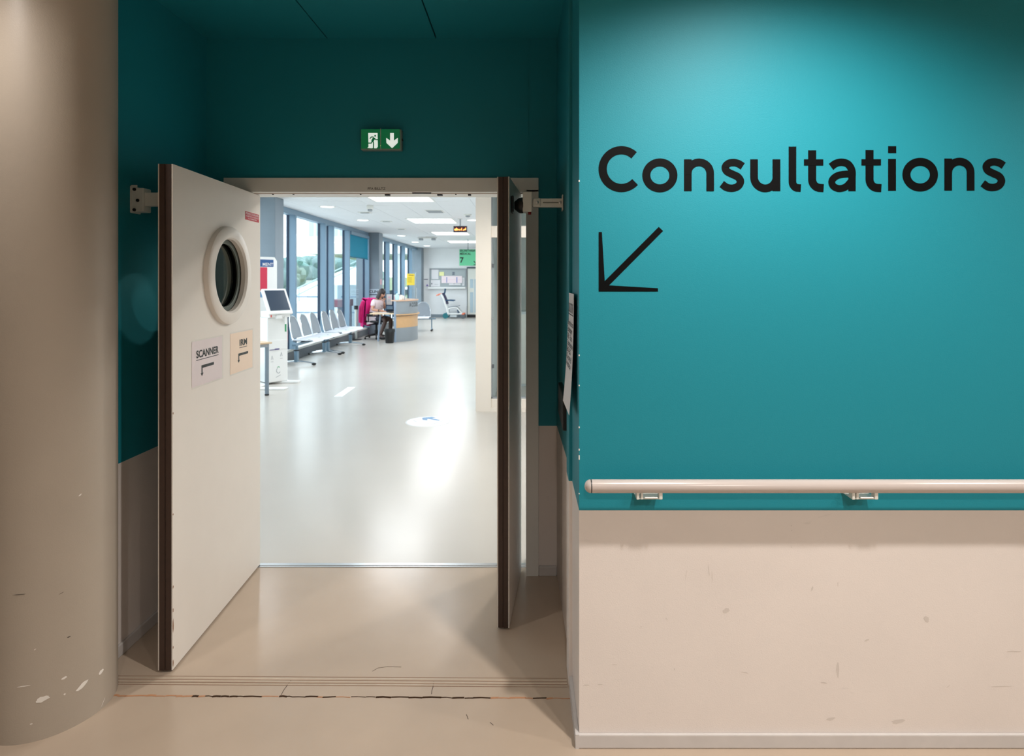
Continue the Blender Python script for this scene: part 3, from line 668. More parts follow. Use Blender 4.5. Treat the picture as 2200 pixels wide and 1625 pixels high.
DLB = ['nearest round ceiling lamp beside the windows', 'second round ceiling lamp along the windows', 'third round ceiling lamp, above the second pier', 'fourth round ceiling lamp, toward the end wall', 'fifth and farthest round ceiling lamp by the end wall', 'round ceiling lamp above the red display, beside the cream post', 'round ceiling lamp hidden above the door head, mid corridor', 'round ceiling lamp hidden above the door head, by the windows', 'round ceiling lamp over the lobby to the right of the doors', 'unseen round lamp added over the lobby, farther right of the doors']
d0 = None
for (x, d), lb in zip(ROUND_LAMPS + [(.57, 5.2), (1.5, 4.7)], DLB):
    if d0 is None:
        d0 = thing('downlight', lb, 'ceiling light', (x, d, CORR_Z), group='round lamps in the corridor ceiling')
        put('trim_ring', MB().lathe([(.12, -.004), (.15, -.010), (.155, 0), (.12, 0)], 28), M_whitem, d0, world=False)
        put('lens', MB().lathe([(.119, -.006), (.119, -.001)], 28), M_lit2, d0, world=False)
    else: copy_tree(d0, (x, d, CORR_Z), 0, lb)
# air grilles, slots, detectors
M_grille = mat('grey_grille', lin(150, 155, 160), .6)
d, = (12.15,)
t = thing('air_vent', 'grey square return air grille in the corridor ceiling', 'vent', (-1.83, 12.15, CORR_Z))
put('frame', MB().box(-2.0, -1.66, 11.93, 12.37, CORR_Z-.008, CORR_Z+.002, .002), M_whitem, t)
for i in range(9): put('louvre', MB().box(-1.98, -1.68, 11.955+i*.045, 11.985+i*.045, CORR_Z-.012, CORR_Z-.008), M_grille, t)
s0 = None
for (px, py), lb in zip(((784, 456.5), (830, 475.5), (862, 492)), ('nearest dark air slot in the ceiling beside the round lamps', 'second dark air slot in the ceiling, mid corridor', 'third and farthest dark air slot in the ceiling')):
    d = F*(CORR_Z-CAM_H)/(VY-py); x = (px-VX)*d/F
    if s0 is None:
        s0 = thing('slot_diffuser', lb, 'air slot', (x, d, CORR_Z), group='dark air slots in the ceiling')
        put('frame', MB().box(-.12, .12, -.10, .10, -.012, .002, .003), M_whitem, s0, world=False)
        put('slot', MB().box(-.085, .085, -.045, .045, -.0135, -.0115), mat('dark_slot', lin(52, 70, 84), .6), s0, world=False)
    else: copy_tree(s0, (x, d, CORR_Z), 0, lb)
x, y, z = at(795, 444, 11.2)
t = thing('smoke_detector', 'small grey box detector hung under the ceiling beside the lamps', 'detector', (x, y, CORR_Z))
put('base', MB().box(x-.05, x+.05, y-.05, y+.05, CORR_Z-.07, CORR_Z, .006), M_whitem, t)
put('sensor', MB().lathe([(.035, -.11), (.045, -.09), (.04, -.069)], 16, Matrix.Translation((x, y, CORR_Z))), M_grille, t)
t = thing('smoke_detector', 'grey detector in the ceiling above the cream post lamp', 'detector', (-1.22, 13.0, CORR_Z))
put('base', MB().lathe([(.07, -.03), (.08, -.01), (.08, 0)], 20, Matrix.Translation((-1.22, 12.7, CORR_Z))), M_whitem, t)
put('sensor', MB().lathe([(.03, -.06), (.05, -.045), (.05, -.029)], 16, Matrix.Translation((-1.22, 12.7, CORR_Z))), M_grille, t)

x = -3.13
t = thing('emergency_light', 'grey twin emergency light under the ceiling, mid corridor', 'emergency light', (x, 19.2, CORR_Z))
put('bar', MB().box(x-.30, x+.30, 19.15, 19.25, CORR_Z-.05, CORR_Z-.02, .004).box(x-.05, x+.05, 19.17, 19.23, CORR_Z-.02, CORR_Z), M_whitem, t)
for a in (-.20, .20): put('lamp_head', MB().box(x+a-.06, x+a+.06, 19.12, 19.28, CORR_Z-.11, CORR_Z-.05, .01), M_grille, t)
# small plate on the second pier, by the woman
Xp = lambda p: (p-VX)*17.44/F; Zp = lambda p: CAM_H-(p-VY)*17.44/F
t = thing('pier_sign', 'small grey lettered plate on the pier behind the woman', 'sign', (Xp(803), 17.45, Zp(640)))
put('plate', MB().box(Xp(792.5), Xp(814), 17.438, 17.449, Zp(640), Zp(621.5), .002), mat('grey_sign_plate', lin(176, 188, 200), .5), t)
put('lettering', MB().text('CLIN', plane((Xp(793.5), 17.4375, Zp(629.5)), (1,0,0), (0,0,1)), w=Xp(812)-Xp(793.5), h=.075, bold=.03), M_ink, t)
put('text_line', MB().box(Xp(793.5), Xp(811), 17.4372, 17.4385, Zp(634.5), Zp(632)), mat('slate_lettering', lin(62, 72, 90), .6), t)
put('pink_label', MB().box(-4.236, -4.233, 17.6, 17.72, Zp(612), Zp(600)), mat('pink_label', lin(214, 150, 160), .6), bpy.data.objects['trim_pier.001'])
# red LED number display hung from the ceiling
d = 13.6; X = lambda p, d_: (p-VX)*d_/F; Z = lambda p, d_: CAM_H-(p-VY)*d_/F
t = thing('led_display', 'black display with red lit digits hanging from the ceiling', 'display', (X(988.5, d), d, Z(500, d)))
put('ceiling_plate', MB().box(X(984, d), X(993, d), d-.04, d+.04, CORR_Z-.012, CORR_Z, .003), M_whitem, t)
put('stem', MB().tube([(X(988.5, d), d, Z(486, d)), (X(988.5, d), d, CORR_Z-.01)], .017, 10), M_grille, t)
put('housing', MB().box(X(974.5, d), X(1003.5, d), d-.04, d+.04, Z(499.5, d), Z(486, d), .004), mat('dark_display_case', lin(62, 60, 72), .4), t)
put('screen', MB().box(X(976, d), X(1002, d), d-.044, d-.039, Z(497.5, d), Z(487.5, d)), mat('dark_red_screen', lin(60, 8, 14), .4), t)
m = MB(); Mp = plane((0, d-.0445, 0), (1,0,0), (0,0,1)); q = lambda P: [(X(960+a/11.61, d), Z(460+b/11.61, d)) for a, b in P]
for P in ([(200, 375), (208, 408), (240, 408), (245, 350)], [(225, 370), (225, 402)], [(262, 362), (258, 408), (290, 398), (296, 378)], [(305, 405), (330, 408), (332, 380)], [(380, 352), (362, 412)], [(402, 408), (432, 408), (438, 375)], [(448, 395), (472, 395), (472, 358), (478, 352)]):
    m.stroke(q(P), .0135, Mp, .0008)
put('lit_digits', m, mat('red_led', lin(255, 90, 30), .4, emit=(1, .24, .05), estr=6), t)
# green hanging sign
d = 20.3
t = thing('hanging_sign', 'green SECRETARIAT MEDICAL 7 sign hanging from the ceiling', 'sign', (X(1024, d), d, Z(571, d)))
put('board', MB().box(X(987, d), X(1062, d), d-.02, d+.02, Z(571, d), Z(536, d), .003), mat('green_sign', lin(98, 196, 148), .5), t)
for p in (1005.5, 1044): put('hanger', MB().tube([(X(p, d), d, Z(536, d)), (X(p, d), d, CORR_Z)], .012, 8).box(X(p-1.2, d), X(p+1.2, d), d-.025, d+.025, Z(536, d)-.001, Z(532.5, d)), M_grille, t)
FD = lambda px, py, dd, o=.0205: plane((X(px, dd), dd-o, Z(py, dd)), (1,0,0), (0,0,1))
m = MB().text('SECRETARIAT', FD(988, 541, d), w=X(1024.5, d)-X(988, d), h=.075, bold=.03).text('M\u00c9DICAL', FD(988, 547.7, d), w=X(1012, d)-X(988, d), h=.088, bold=.03)
m.text('7', FD(988.3, 564.4, d), h=(564.4-553)*d/F, bold=.03)
put('lettering', m, M_ink, t)
m = MB(); Mp = FD(0, 0, d); Mp = plane((0, d-.0206, 0), (1,0,0), (0,0,1))
m.stroke([(X(1018, d), Z(561.5, d)), (X(1025, d), Z(568.5, d))], .03, Mp, .001).stroke([(X(1018, d), Z(569.3, d)), (X(1026, d), Z(569.3, d)), (X(1026, d), Z(561.5, d))], .03, Mp, .001)
put('arrow', m, M_ink, t)

# cream post and glazed partition at the right
dP = 7.17; xp = X(1022, dP)
struct('wall_partition_post', MB().box(xp, X(1055, dP), dP, dP+.16, 0, CORR_Z), M_cream, 'cream wall end standing right of the corridor', 'wall')
t = thing('window_4', 'cream framed glass partition behind the narrow door', 'window', (.8, dP, 0), kind='structure')
zr1, zr2, zb = Z(485, dP), Z(510, dP), Z(858, dP); xa_ = X(1055, dP)
put('top_rail', MB().box(xa_, 2.2, dP+.02, dP+.10, zr2, zr1, .004), M_cream, t)
put('bottom_rail', MB().box(xa_, 2.2, dP+.01, dP+.12, 0, zb, .006).box(xa_, 2.2, dP-.005, dP+.01, 0, .05), M_cream, t)
put('header', MB().box(xa_, 2.2, dP+.02, dP+.10, CORR_Z-.07, CORR_Z), M_cream, t)
for xm in (.62, 1.4): put('mullion', MB().box(xm, xm+.07, dP+.02, dP+.10, zb, zr2).box(xm, xm+.07, dP+.02, dP+.10, zr1, CORR_Z-.07), M_cream, t)
put('inner_frame', MB().box(xa_, xa_+.012, dP+.03, dP+.09, zb, zr2).box(xa_, xa_+.012, dP+.03, dP+.09, zr1, CORR_Z-.07).box(xa_, .62, dP+.03, dP+.09, zb, zb+.02), M_grille, t)
for z0_, z1_ in ((zb, zr2), (zr1, CORR_Z-.07)):
    for a, b in ((xa_, .62), (.69, 1.4), (1.47, 2.2)): put('pane', MB().box(a, b, dP+.055, dP+.062, z0_, z1_), M_glass, t)
for pz, h in ((571, .05), (685, .02), (788, .045)): put('glazing_clip', MB().box(X(1057, dP), X(1061, dP), dP+.018, dP+.05, Z(pz, dP)-h/2, Z(pz, dP)+h/2, .003), M_grille if h < .03 else M_kick, t)
struct('wall_lobby_rear', MB().box(-.42, 2.2, 9.4, 9.5, 0, CORR_Z), mat('pale_green_grey_wall', lin(206, 212, 206), .6), 'pale wall of the room behind the glass partition', 'wall')
# small room clutter behind the glass
t = thing('glass_room_cabinet', 'grey cabinet behind the glass partition', 'cabinet', (.1, 9.1, 0))
put('body', MB().box(-.38, .5, 8.9, 9.38, 0, 1.1, .006), mat('pale_cabinet', lin(196, 204, 206), .5), t)
put('door', MB().box(-.36, .05, 8.885, 8.9, .04, 1.06, .003), M_whitem, t); put('door', MB().box(.07, .48, 8.885, 8.9, .04, 1.06, .003), M_whitem, t)

# floor markings
c = at(920, 906, F*CAM_H/(906-VY)); 
t = thing('floor_sticker', 'round white floor sticker with blue arrow', 'floor sticker', (c[0], c[1], 0))
put('disc', MB().lathe([(.246, 0), (.246, .0012)], 64, Matrix.Translation((c[0], c[1], 0))), mat('white_floor_vinyl', lin(244, 245, 247), .35), t)
put('ring', MB().lathe([(.236, .0012), (.236, .0016), (.241, .0016), (.241, .0012)], 64, Matrix.Translation((c[0], c[1], 0)), cap=False), M_grille, t)
m = MB(); fl = lambda P: [((x_-VX)*CAM_H/(y_-VY), F*CAM_H/(y_-VY)) for x_, y_ in [(850+a/15.714, 870+b/15.714) for a, b in P]]
m.prism(fl([(895, 440), (1230, 415), (1375, 440), (1215, 452), (1510, 520), (1450, 545), (1075, 480), (1070, 532), (905, 512)]), Matrix.Translation((0, 0, .0012)), .0005)
put('arrow', m, mat('blue_floor_print', lin(60, 126, 176), .4), t)
m = MB()
for P in ([(930, 690), (1200, 680), (1420, 600), (1730, 495)], [(600, 540), (660, 560), (720, 575)], [(1040, 655), (1180, 625)]): m.stroke(fl(P), .008, Matrix.Translation((0, 0, .0012)), .0004)
put('print_line', m, M_grille, t)
put('floor_line', MB().prism(fl([((717.5-850)*15.714, (852.5-870)*15.714), ((735.5-850)*15.714, (852.5-870)*15.714), ((763-850)*15.714, (832.3-870)*15.714), ((747-850)*15.714, (832.3-870)*15.714)]), Matrix.Identity(4), .0015), mat('white_floor_paint', lin(245, 246, 248), .4), label='short white line marked on the corridor floor', cat='floor mark')

# ------------------------------------------------------------------ kiosk and table by the left door
th = math.radians(50)
t = thing('check_in_kiosk', 'white check-in kiosk with tilted dark screen beside the left door', 'kiosk', (-3.74, 9.12, 0), th)
L = lambda mb, name, m_, par=None, **k: put(name, mb, m_, par or t, world=False, **k)
b_ = L(MB().box(-.16, .16, .0, .36, .03, 1.0, .012), 'body', M_whitep)
L(MB().box(-.135, .15, -.006, .004, .52, .66, .004), 'drawer_lip', M_whitep, b_)
L(MB().box(-.13, .02, -.009, -.004, .515, .524).box(-.05, .02, -.011, -.006, .522, .534), 'dark_slot', mat('violet_grey_slot', lin(84, 74, 130), .5), b_)
m = MB(); Mf = plane((0, -.0005, 0), (1,0,0), (0,0,1))
for cx, cz, s_ in ((-.09, .40, .028), (.055, .44, .028)):
    m.stroke([(cx-s_*.5, cz-s_), (cx, cz+s_), (cx+s_*.5, cz-s_)], .006, Mf, .001).stroke([(cx-.02, cz-.06), (cx+.02, cz-.06)], .005, Mf, .001)
    L(m, 'printed_symbol', M_grille, b_); m = MB()
L(MB().stroke(arc(.01, .20, .03, .04, 120, 330, 12), .008, Mf, .001), 'printed_symbol', M_grille, b_)
L(MB().stroke([(-.03, .10), (.045, .13)], .006, Mf, .001), 'printed_symbol', M_grille, b_)
L(MB().stroke(arc(.01, .225, .025, .03, 40, 140, 8), .010, Mf, .0014), 'green_mark', mat('green_print', lin(70, 160, 110), .5), b_)
L(MB().box(.112, .135, -.004, 0, .78, .90), 'green_label', mat('green_label', lin(40, 150, 96), .5), b_)
L(MB().box(.158, .163, .01, .06, .62, .80), 'red_label', mat('red_label', lin(200, 44, 66), .5), b_)
Ms = Matrix.Translation((0, -.10, 1.08)) @ Matrix.Rotation(math.radians(-32), 4, 'X')
L(MB().box(-.19, .19, 0, .05, -.02, .42, .012, M=Ms), 'screen_frame', M_whitep)
L(MB().box(-.155, .155, -.003, .004, .035, .385, M=Ms), 'screen', mat('dark_screen', lin(52, 66, 84), .18))
L(MB().box(-.16, .17, -.06, .22, 1.0, 1.10, .015).box(-.07, .02, -.10, -.05, .985, 1.04, .006).box(.07, .10, -.075, -.055, .90, 1.02, .004), 'printer_shelf', M_whitep)
L(MB().box(-.15, -.135, -.085, -.07, 1.01, 1.05, .003), 'red_button', mat('orange_red_plastic', lin(214, 80, 70), .4))
sg = L(MB().prism([(-.18, 1.0), (.16, 1.0), (.16, 1.86), (.12, 1.92), (-.18, 1.92)], plane((0, .36, 0), (1,0,0), (0,0,1)) , .03), 'sign_board', M_whitep)
L(MB().box(-.17, .10, .325, .33, 1.77, 1.88), 'blue_header', mat('blue_print', lin(40, 84, 140), .5), sg)
L(MB().text('MENT', plane((.095, .3245, 1.785), (1,0,0), (0,0,1)), h=.045, align='R', bold=.02), 'lettering', M_paper, sg)
L(MB().box(-.17, .0, .325, .33, 1.40, 1.76), 'red_poster', mat('red_print', lin(206, 50, 78), .5), sg)
L(MB().box(-.17, .08, .325, .33, 1.30, 1.385), 'blue_footer', mat('pale_blue_print', lin(110, 150, 190), .5), sg)
bp = MB().box(-3.95, -3.46, 9.17, 9.30, 0, .03, .006); put('base_plate', bp, M_whitep, t)
put('base_plate', MB().box(-3.92, -3.43, 8.60, 8.73, 0, .018, .005), M_whitep, t); put('base_plate', MB().box(-4.05, -3.86, 8.60, 9.30, 0, .018, .005), M_whitep, t)
t = thing('side_table', 'small wooden topped table with grey metal legs by the door', 'table', (-3.44, 8.2, 0), th)
L(MB().box(-.70, 0, 0, .45, .700, .722, .003), 'table_top', mat('light_wood', lin(226, 196, 160), .45, noise=.12, scale=12))
L(MB().box(-.66, -.03, .03, .055, .655, .70).box(-.66, -.03, .395, .42, .655, .70).box(-.055, -.03, .055, .395, .655, .70), 'apron', M_grille)
M_leg = mat('grey_leg_metal', lin(128, 142, 154), .4, metal=.3)
for a in (-.64, -.045):
    for b in (.055, .40):
        lg = L(MB().tube([(a, b, .018), (a, b, .70)], .026, 12), 'leg', M_leg); L(MB().tube([(a, b, 0), (a, b, .02)], .028, 12), 'foot', M_black, lg)

# ------------------------------------------------------------------ waiting benches
M_perf = mat('perforated_grey_metal', lin(150, 158, 166), .42, metal=.35, noise=.25, scale=220)
M_seat = mat('white_grey_metal', lin(226, 230, 236), .34, metal=.1)
M_chrome = mat('polished_steel', lin(225, 230, 236), .18, metal=1.0)
M_bleg = mat('blue_grey_bench_metal', lin(112, 138, 156), .4, metal=.3)
def sheet_grid(fn, nu, nv, th_):
    """double-sided shell over fn(u,v) -> point, thickened along the local normal"""
    P = [[Vector(fn(i/nu, j/nv)) for i in range(nu+1)] for j in range(nv+1)]; N = []
    for j in range(nv+1):
        for i in range(nu+1):
            du = P[j][min(i+1, nu)] - P[j][max(i-1, 0)]; dv = P[min(j+1, nv)][i] - P[max(j-1, 0)][i]; N.append(du.cross(dv).normalized())
    A = [p for r in P for p in r]; B = [a + n*th_ for a, n in zip(A, N)]; m_ = len(A); fs = []
    for j in range(nv):
        for i in range(nu):
            a = j*(nu+1)+i; fs += [(a, a+1, a+nu+2, a+nu+1), (m_+a+nu+1, m_+a+nu+2, m_+a+1, m_+a)]
    per = [i for i in range(nu+1)] + [(j+1)*(nu+1)-1 for j in range(1, nv+1)] + [nv*(nu+1)+i for i in range(nu-1, -1, -1)] + [j*(nu+1) for j in range(nv-1, 0, -1)]
    for a, b in zip(per, per[1:]+per[:1]): fs.append((b, a, m_+a, m_+b))
    return A+B, fs
HW = .255
def pan(u, v):                                       # seat pan: v 0 front .. 1 rear; x forward, y across
    y = (u-.5)*2*HW; x = .33 - .47*v; k = abs(2*u-1)
    z = .445 - .035*max(0, (.12-v)/.12)**2*1.2 + .02*(v-.5)**2 - .018*(1-k*k)*math.sin(math.pi*min(1, v*1.1)) + .004
    x -= .05*k**4*(1-v)**2
    return (x, y, z)
def back(u, v):                                      # backrest with a rounded top
    k = 2*u-1; top = .40*math.sqrt(max(0, 1-abs(k)**2.5)) + .02; h = v*top
    return (-.13 - .09*(h/.42) - .03*(1-k*k)*math.sin(v*2.2), k*HW*(1-.05*v), .47 + h)
proto_seat = None
def add_seat(parent, y):
    global proto_seat
    if proto_seat is None:
        s_ = put('seat', MB().add(*sheet_grid(pan, 10, 12, -.012), smooth=True), M_seat, parent, world=False)
        bk = put('backrest', MB().add(*sheet_grid(back, 14, 10, -.006), smooth=True), M_perf, parent, world=False)
        rim = [back(i/40, 1) for i in range(41)]
        lo = [(-.11, -HW, .45)]; hi = [(-.11, HW, .45)]
        put('rim', MB().tube(lo+rim+hi, .011, 8), M_chrome, bk, world=False)
        put('bracket', MB().box(-.20, .12, -.03, .03, .40, .432, .004), M_black, s_, world=False)
        proto_seat = (s_, bk)
        for o in proto_seat: o.location.y = y
    else:
        for src in proto_seat:
            c = src.copy(); COL.objects.link(c); c.parent = parent; c.location.y = y
            for ch in src.children: g = ch.copy(); COL.objects.link(g); g.parent = c
def bench(label, loc, rz, ys, legs, foot=(-.34, .32), thin=False):
    t = thing('beam_bench', label, 'bench', loc, rz, group='metal beam benches in the corridor')
    lo, hi = min(ys+legs)-.12, max(ys+legs)+.12
    put('beam', MB().box(-.04, .04, lo, hi, .36, .40, .004), M_bleg, t, world=False)
    for y in ys: add_seat(t, y)
    for y in legs:
        if thin:
            lg = put('leg', MB().box(-.016, .016, y-.016, y+.016, .05, .37, .003), M_bleg, t, world=False)
            for fx in foot: put('foot_arm', MB().tube([(0, y, .10), (fx, y, .05)], .014, 8), M_bleg, lg, world=False); put('caster', MB().ball((fx, y, .03), (.035, .028, .03), 10), M_black, lg, world=False)
            continue
        lg = put('pedestal', MB().box(-.03, .03, y-.045, y+.045, .06, .27, .006).tube([(0, y, .27), (0, y, .36)], .03, 12), M_bleg, t, world=False)
        put('collar', MB().tube([(0, y, .265), (0, y, .285)], .055, 14), M_black, lg, world=False)
        pts = [(foot[0], y, .035)] + [(foot[0]+(foot[1]-foot[0])*k/8, y, .035+.035*math.sin(math.pi*k/8)) for k in range(1, 8)] + [(foot[1], y, .035)]
        put('foot_bar', MB().tube(pts, .018, 8), M_chrome, lg, world=False)
        for fx in foot: put('glide', MB().ball((fx, y, .024), (.045, .03, .024), 12), M_black, lg, world=False)
    return t
bench('nearest metal bench under the windows, beside the kiosk', (-4.22, 11.75, 0), 0, [-.24, .30, .84], [-.62, .92])
bench('second metal bench under the windows, before the seated woman', (-4.22, 13.55, 0), 0, [-.25, .29, .83], [-.66, 1.0])
bench('metal bench behind the reception desk facing the doors', (-3.78, 18.75, 0), -math.pi/2, [-.02, .56], [-.42, .86], foot=(-.10, .10), thin=True)
t = thing('queue_post', 'short grey barrier post with black cap beside the benches', 'post', (-4.48, 15.95, 0))
put('post', MB().tube([(-4.48, 15.95, .02), (-4.48, 15.95, .80)], .035, 14), mat('pale_post', lin(200, 204, 200), .35, metal=.4), t)
put('cap', MB().tube([(-4.48, 15.95, .80), (-4.48, 15.95, .90)], .05, 14), M_black, t)
put('base', MB().lathe([(.15, 0), (.15, .012), (.04, .03)], 24, Matrix.Translation((-4.48, 15.95, 0))), M_black, t)
# ------------------------------------------------------------------ reception desk
M_dgrey = mat('grey_desk_laminate', lin(142, 150, 156), .45, noise=.05, scale=60)
M_dpost = mat('blue_grey_desk_edge', lin(140, 158, 178), .4)
M_beech = mat('beech_laminate', lin(214, 170, 122), .42, noise=.14, scale=14)
M_beech2 = mat('pale_beech_top', lin(222, 180, 150), .4, noise=.1, scale=14)
DC, DR_ = Vector((-3.85, 16.085)), .958
A0, A1 = -55.0, 62.0                                   # the arc the counter front runs along, degrees
def desk_pt(a, r=DR_): return (DC.x+r*math.cos(math.radians(a)), DC.y+r*math.sin(math.radians(a)))
def shell(r0, r1, z0, z1, a0=A0, a1=A1, n=28):
    P = [desk_pt(a0+(a1-a0)*i/n, r1) for i in range(n+1)] + [desk_pt(a1+(a0-a1)*i/n, r0) for i in range(n+1)]
    return MB().prism(P, Matrix.Translation((0, 0, z0)), z1-z0)
t = thing('reception_desk', 'curved grey and beech reception desk marked ACCUEIL', 'desk', (-3.3, 16.0, 0))
put('lower_panel', shell(.93, DR_, 0, .36), M_dgrey, t)
put('wood_panel', shell(.93, DR_+.002, .36, .655), M_beech, t)
put('ledge', shell(.90, DR_+.05, .675, .705), M_beech, t)
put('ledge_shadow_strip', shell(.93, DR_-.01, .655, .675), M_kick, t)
put('upper_panel', shell(.93, DR_, .705, 1.035), M_dgrey, t)
put('counter_top', shell(.66, DR_+.02, 1.035, 1.062), M_beech2, t)
for a in (A0, A1):
    x, y = desk_pt(a, .93); put('end_post', MB().box(-.04, .04, -.018, .018, 0, 1.035, .006, M=Matrix.Translation((x, y, 0)) @ Matrix.Rotation(math.radians(a), 4, 'Z')), M_dpost, t)
put('worktop', MB().prism([(-3.98, 15.42), (-3.34, 15.34)] + [desk_pt(a, .93) for a in (-50, -30, -10, 10, 30, 50)] + [(-3.72, 16.62), (-3.74, 16.15), (-3.98, 15.95)], Matrix.Translation((0, 0, .70)), .028), mat('worktop_beech', lin(232, 204, 168), .4, noise=.08, scale=10), t)
for p, q in (((-3.80, 15.55, 0), (-3.74, 15.55, .70)), ((-3.70, 16.5, 0), (-3.70, 16.5, .70))): put('leg', MB().tube([p, q], .022, 10), M_dpost, t)
m = MB()
arcn = math.degrees(1/DR_)
x_ = 0
for ch, w in zip('ACCUEIL', (.085, .08, .08, .08, .07, .035, .065)):
    a = -29 + (x_ + w/2)*arcn; px_, py_ = desk_pt(a, DR_+.001); n_v = Vector((math.cos(math.radians(a)), math.sin(math.radians(a)), 0)); u_v = Vector((-n_v.y, n_v.x, 0))
    m.text(ch, plane((px_, py_, .885), u_v, (0,0,1)) @ Matrix.Translation((-w/2, 0, 0)), w=w*.86, h=.105, bold=.015); x_ += w+.012
put('lettering', m, M_ink, t)
# clear screen on the counter with notices
t = thing('sneeze_screen', 'clear plastic screen standing on the reception counter', 'screen', (-3.0, 16.2, 1.062))
m = MB(); a0, a1 = -37, 25
put('screen_sheet', shell(.922, .928, 1.10, 1.78, a0, a1), M_glass, t)
for a in (a0, a1): x, y = desk_pt(a, .925); put('upright', MB().tube([(x, y, 1.062), (x, y, 1.70)], .011, 8).lathe([(.03, 1.062), (.03, 1.068)], 14, Matrix.Translation((x, y, 0))), M_grille, t)
def stuck(name, label, cat, a_a, a_b, z0, z1, m_, r=.932):
    tt = thing(name, label, cat, (*desk_pt((a_a+a_b)/2, r), z0)); put('sheet', shell(r, r+.002, z0, z1, a_a, a_b, 6), m_, tt); return tt
tt = stuck('yellow_notice', 'yellow notice taped to the clear screen on the desk', 'notice', -33, -10, 1.44, 1.74, mat('yellow_paper', lin(232, 206, 66), .7))
m = MB(); 
for z_ in (1.52, 1.55, 1.58, 1.61, 1.64): m.v += []; m2_ = shell(.9345, .935, z_, z_+.008, -31, -20); m.add(m2_.v, m2_.f)
m3 = shell(.9345, .935, 1.69, 1.712, -29, -14); m.add(m3.v, m3.f)
put('print_line', m, mat('olive_print', lin(150, 128, 50), .7), tt)
tt = stuck('white_notice', 'narrow white notice on the right edge of the clear screen', 'notice', 14, 26, 1.09, 1.36, M_paper)
m = MB()
for z_ in (1.12, 1.17, 1.22, 1.27, 1.31): m2_ = shell(.9345, .935, z_, z_+.018, 16, 22); m.add(m2_.v, m2_.f)
put('print_line', m, mat('violet_grey_print', lin(110, 104, 124), .7), tt)
# bottle, tissues, folders, laptop, papers
x, y = desk_pt(-48, .83)
t = thing('gel_bottle', 'pale blue hand gel bottle on the reception counter', 'bottle', (x, y, 1.062)); Mx = Matrix.Translation((x, y, 1.062))
put('body', MB().lathe([(.045, 0), (.05, .02), (.05, .12), (.022, .16), (.018, .17)], 18, Mx), mat('pale_blue_plastic', lin(186, 226, 236), .25), t)
put('pump', MB().tube([(x, y, 1.232), (x, y, 1.275), (x-.045, y-.01, 1.27)], .009, 8), mat('blue_pump', lin(90, 160, 190), .35), t)
x, y = desk_pt(-29, .715)
t = thing('tissue_pile', 'crumpled pale tissues on the counter behind the screen', 'tissue', (x, y, 1.062))
m = MB(); random.seed(3)
b = bmesh.new(); bmesh.ops.create_icosphere(b, subdivisions=3, radius=1)
for v in b.verts:
    k = 1+random.uniform(-.16, .16); v.co = Vector((x+v.co.x*.11*k, y+v.co.y*.09*k, 1.062+max(0, v.co.z*.12*k)))
m.bm(b, None, True); put('sheet', m, mat('pale_peach_tissue', lin(240, 226, 216), .8), t)
M_navy = mat('navy_folder', lin(24, 52, 84), .5)
dl_ = 16.35
def doc(label, px0, px1, py0, py1, d_, m_, prints):
    t_ = thing('document_holder', label, 'document holder', (X((px0+px1)/2, d_), d_, .728))
    put('board', MB().box(X(px0, d_), X(px1, d_), d_, d_+.012, .728, Z(py0, d_), .002), M_navy, t_)
    put('sheet', MB().box(X(px0+1.3, d_), X(px1-2.2, d_), d_-.003, d_, Z(py1, d_), Z(py0+1.2, d_)), M_paper, t_)
    for a, b, c_, e, pm in prints: put('print_block', MB().box(X(a, d_), X(b, d_), d_-.0045, d_-.003, Z(e, d_), Z(c_, d_)), pm, t_)
M_pink = mat('pink_print', lin(238, 196, 206), .7); M_vio = mat('violet_print', lin(128, 112, 176), .7)
doc('dark document board with white sheet right of the woman', 829, 844.5, 631, 655, 16.45, M_paper, [(834, 839, 637, 641, M_pink), (833, 840, 643, 649, mat('pale_grey_print', lin(210, 210, 216), .7))])
doc('document stand with pink leaflets beside the counter end', 844.6, 863, 632, 656, 16.40, M_paper, [(846.5, 855, 638, 646, M_pink), (851, 854, 639, 642, M_vio), (857, 860, 635, 641, M_pink)])
t = thing('laptop', 'open black laptop on the reception worktop', 'laptop', (X(843, 15.75), 15.75, .728))
xl, yl = X(843, 15.75), 15.75; Ml = Matrix.Translation((xl, yl, .728)) @ Matrix.Rotation(math.radians(-60), 4, 'Z')
put('keyboard', MB().box(-.15, .15, -.11, .11, 0, .016, .003, M=Ml), M_black, t)
put('lid', MB().box(-.15, .15, .0, .010, 0, .22, .003, M=Ml @ Matrix.Translation((0, .11, .012)) @ Matrix.Rotation(math.radians(-18), 4, 'X')), mat('dark_lid', lin(40, 32, 36), .4), t)
t = thing('monitor', 'low dark screen on the worktop before the woman', 'monitor', (X(836, 16.1), 16.1, .728))
put('stand', MB().box(X(836, 16.1)-.08, X(836, 16.1)+.08, 16.04, 16.2, .728, .742, .003).box(X(836, 16.1)-.02, X(836, 16.1)+.02, 16.11, 16.13, .74, .80), M_black, t)
put('bezel', MB().box(X(830, 16.1), X(845, 16.1), 16.09, 16.12, .785, Z(656.5, 16.1), .004), M_navy, t)
put('screen', MB().box(X(831, 16.1), X(844, 16.1), 16.086, 16.091, .80, Z(658, 16.1)), mat('grey_blue_screen', lin(98, 120, 138), .3), t)
t = thing('paper_stack', 'loose white papers under the hands of the woman', 'paper', (X(828, 15.7), 15.7, .728))
for i, (a, dx) in enumerate(((.2, 0), (-.15, .03), (.5, -.02))): put('sheet', MB().box(-.105, .105, -.148, .148, .0005+i*.0012, .0014+i*.0012, M=Matrix.Translation((X(828, 15.7)+dx, 15.60, .728)) @ Matrix.Rotation(a, 4, 'Z')), M_paper, t)
x, y = X(838.5, 15.2), 15.12
t = thing('waste_bin', 'black waste bin on the floor at the desk end', 'bin', (x, y, 0))
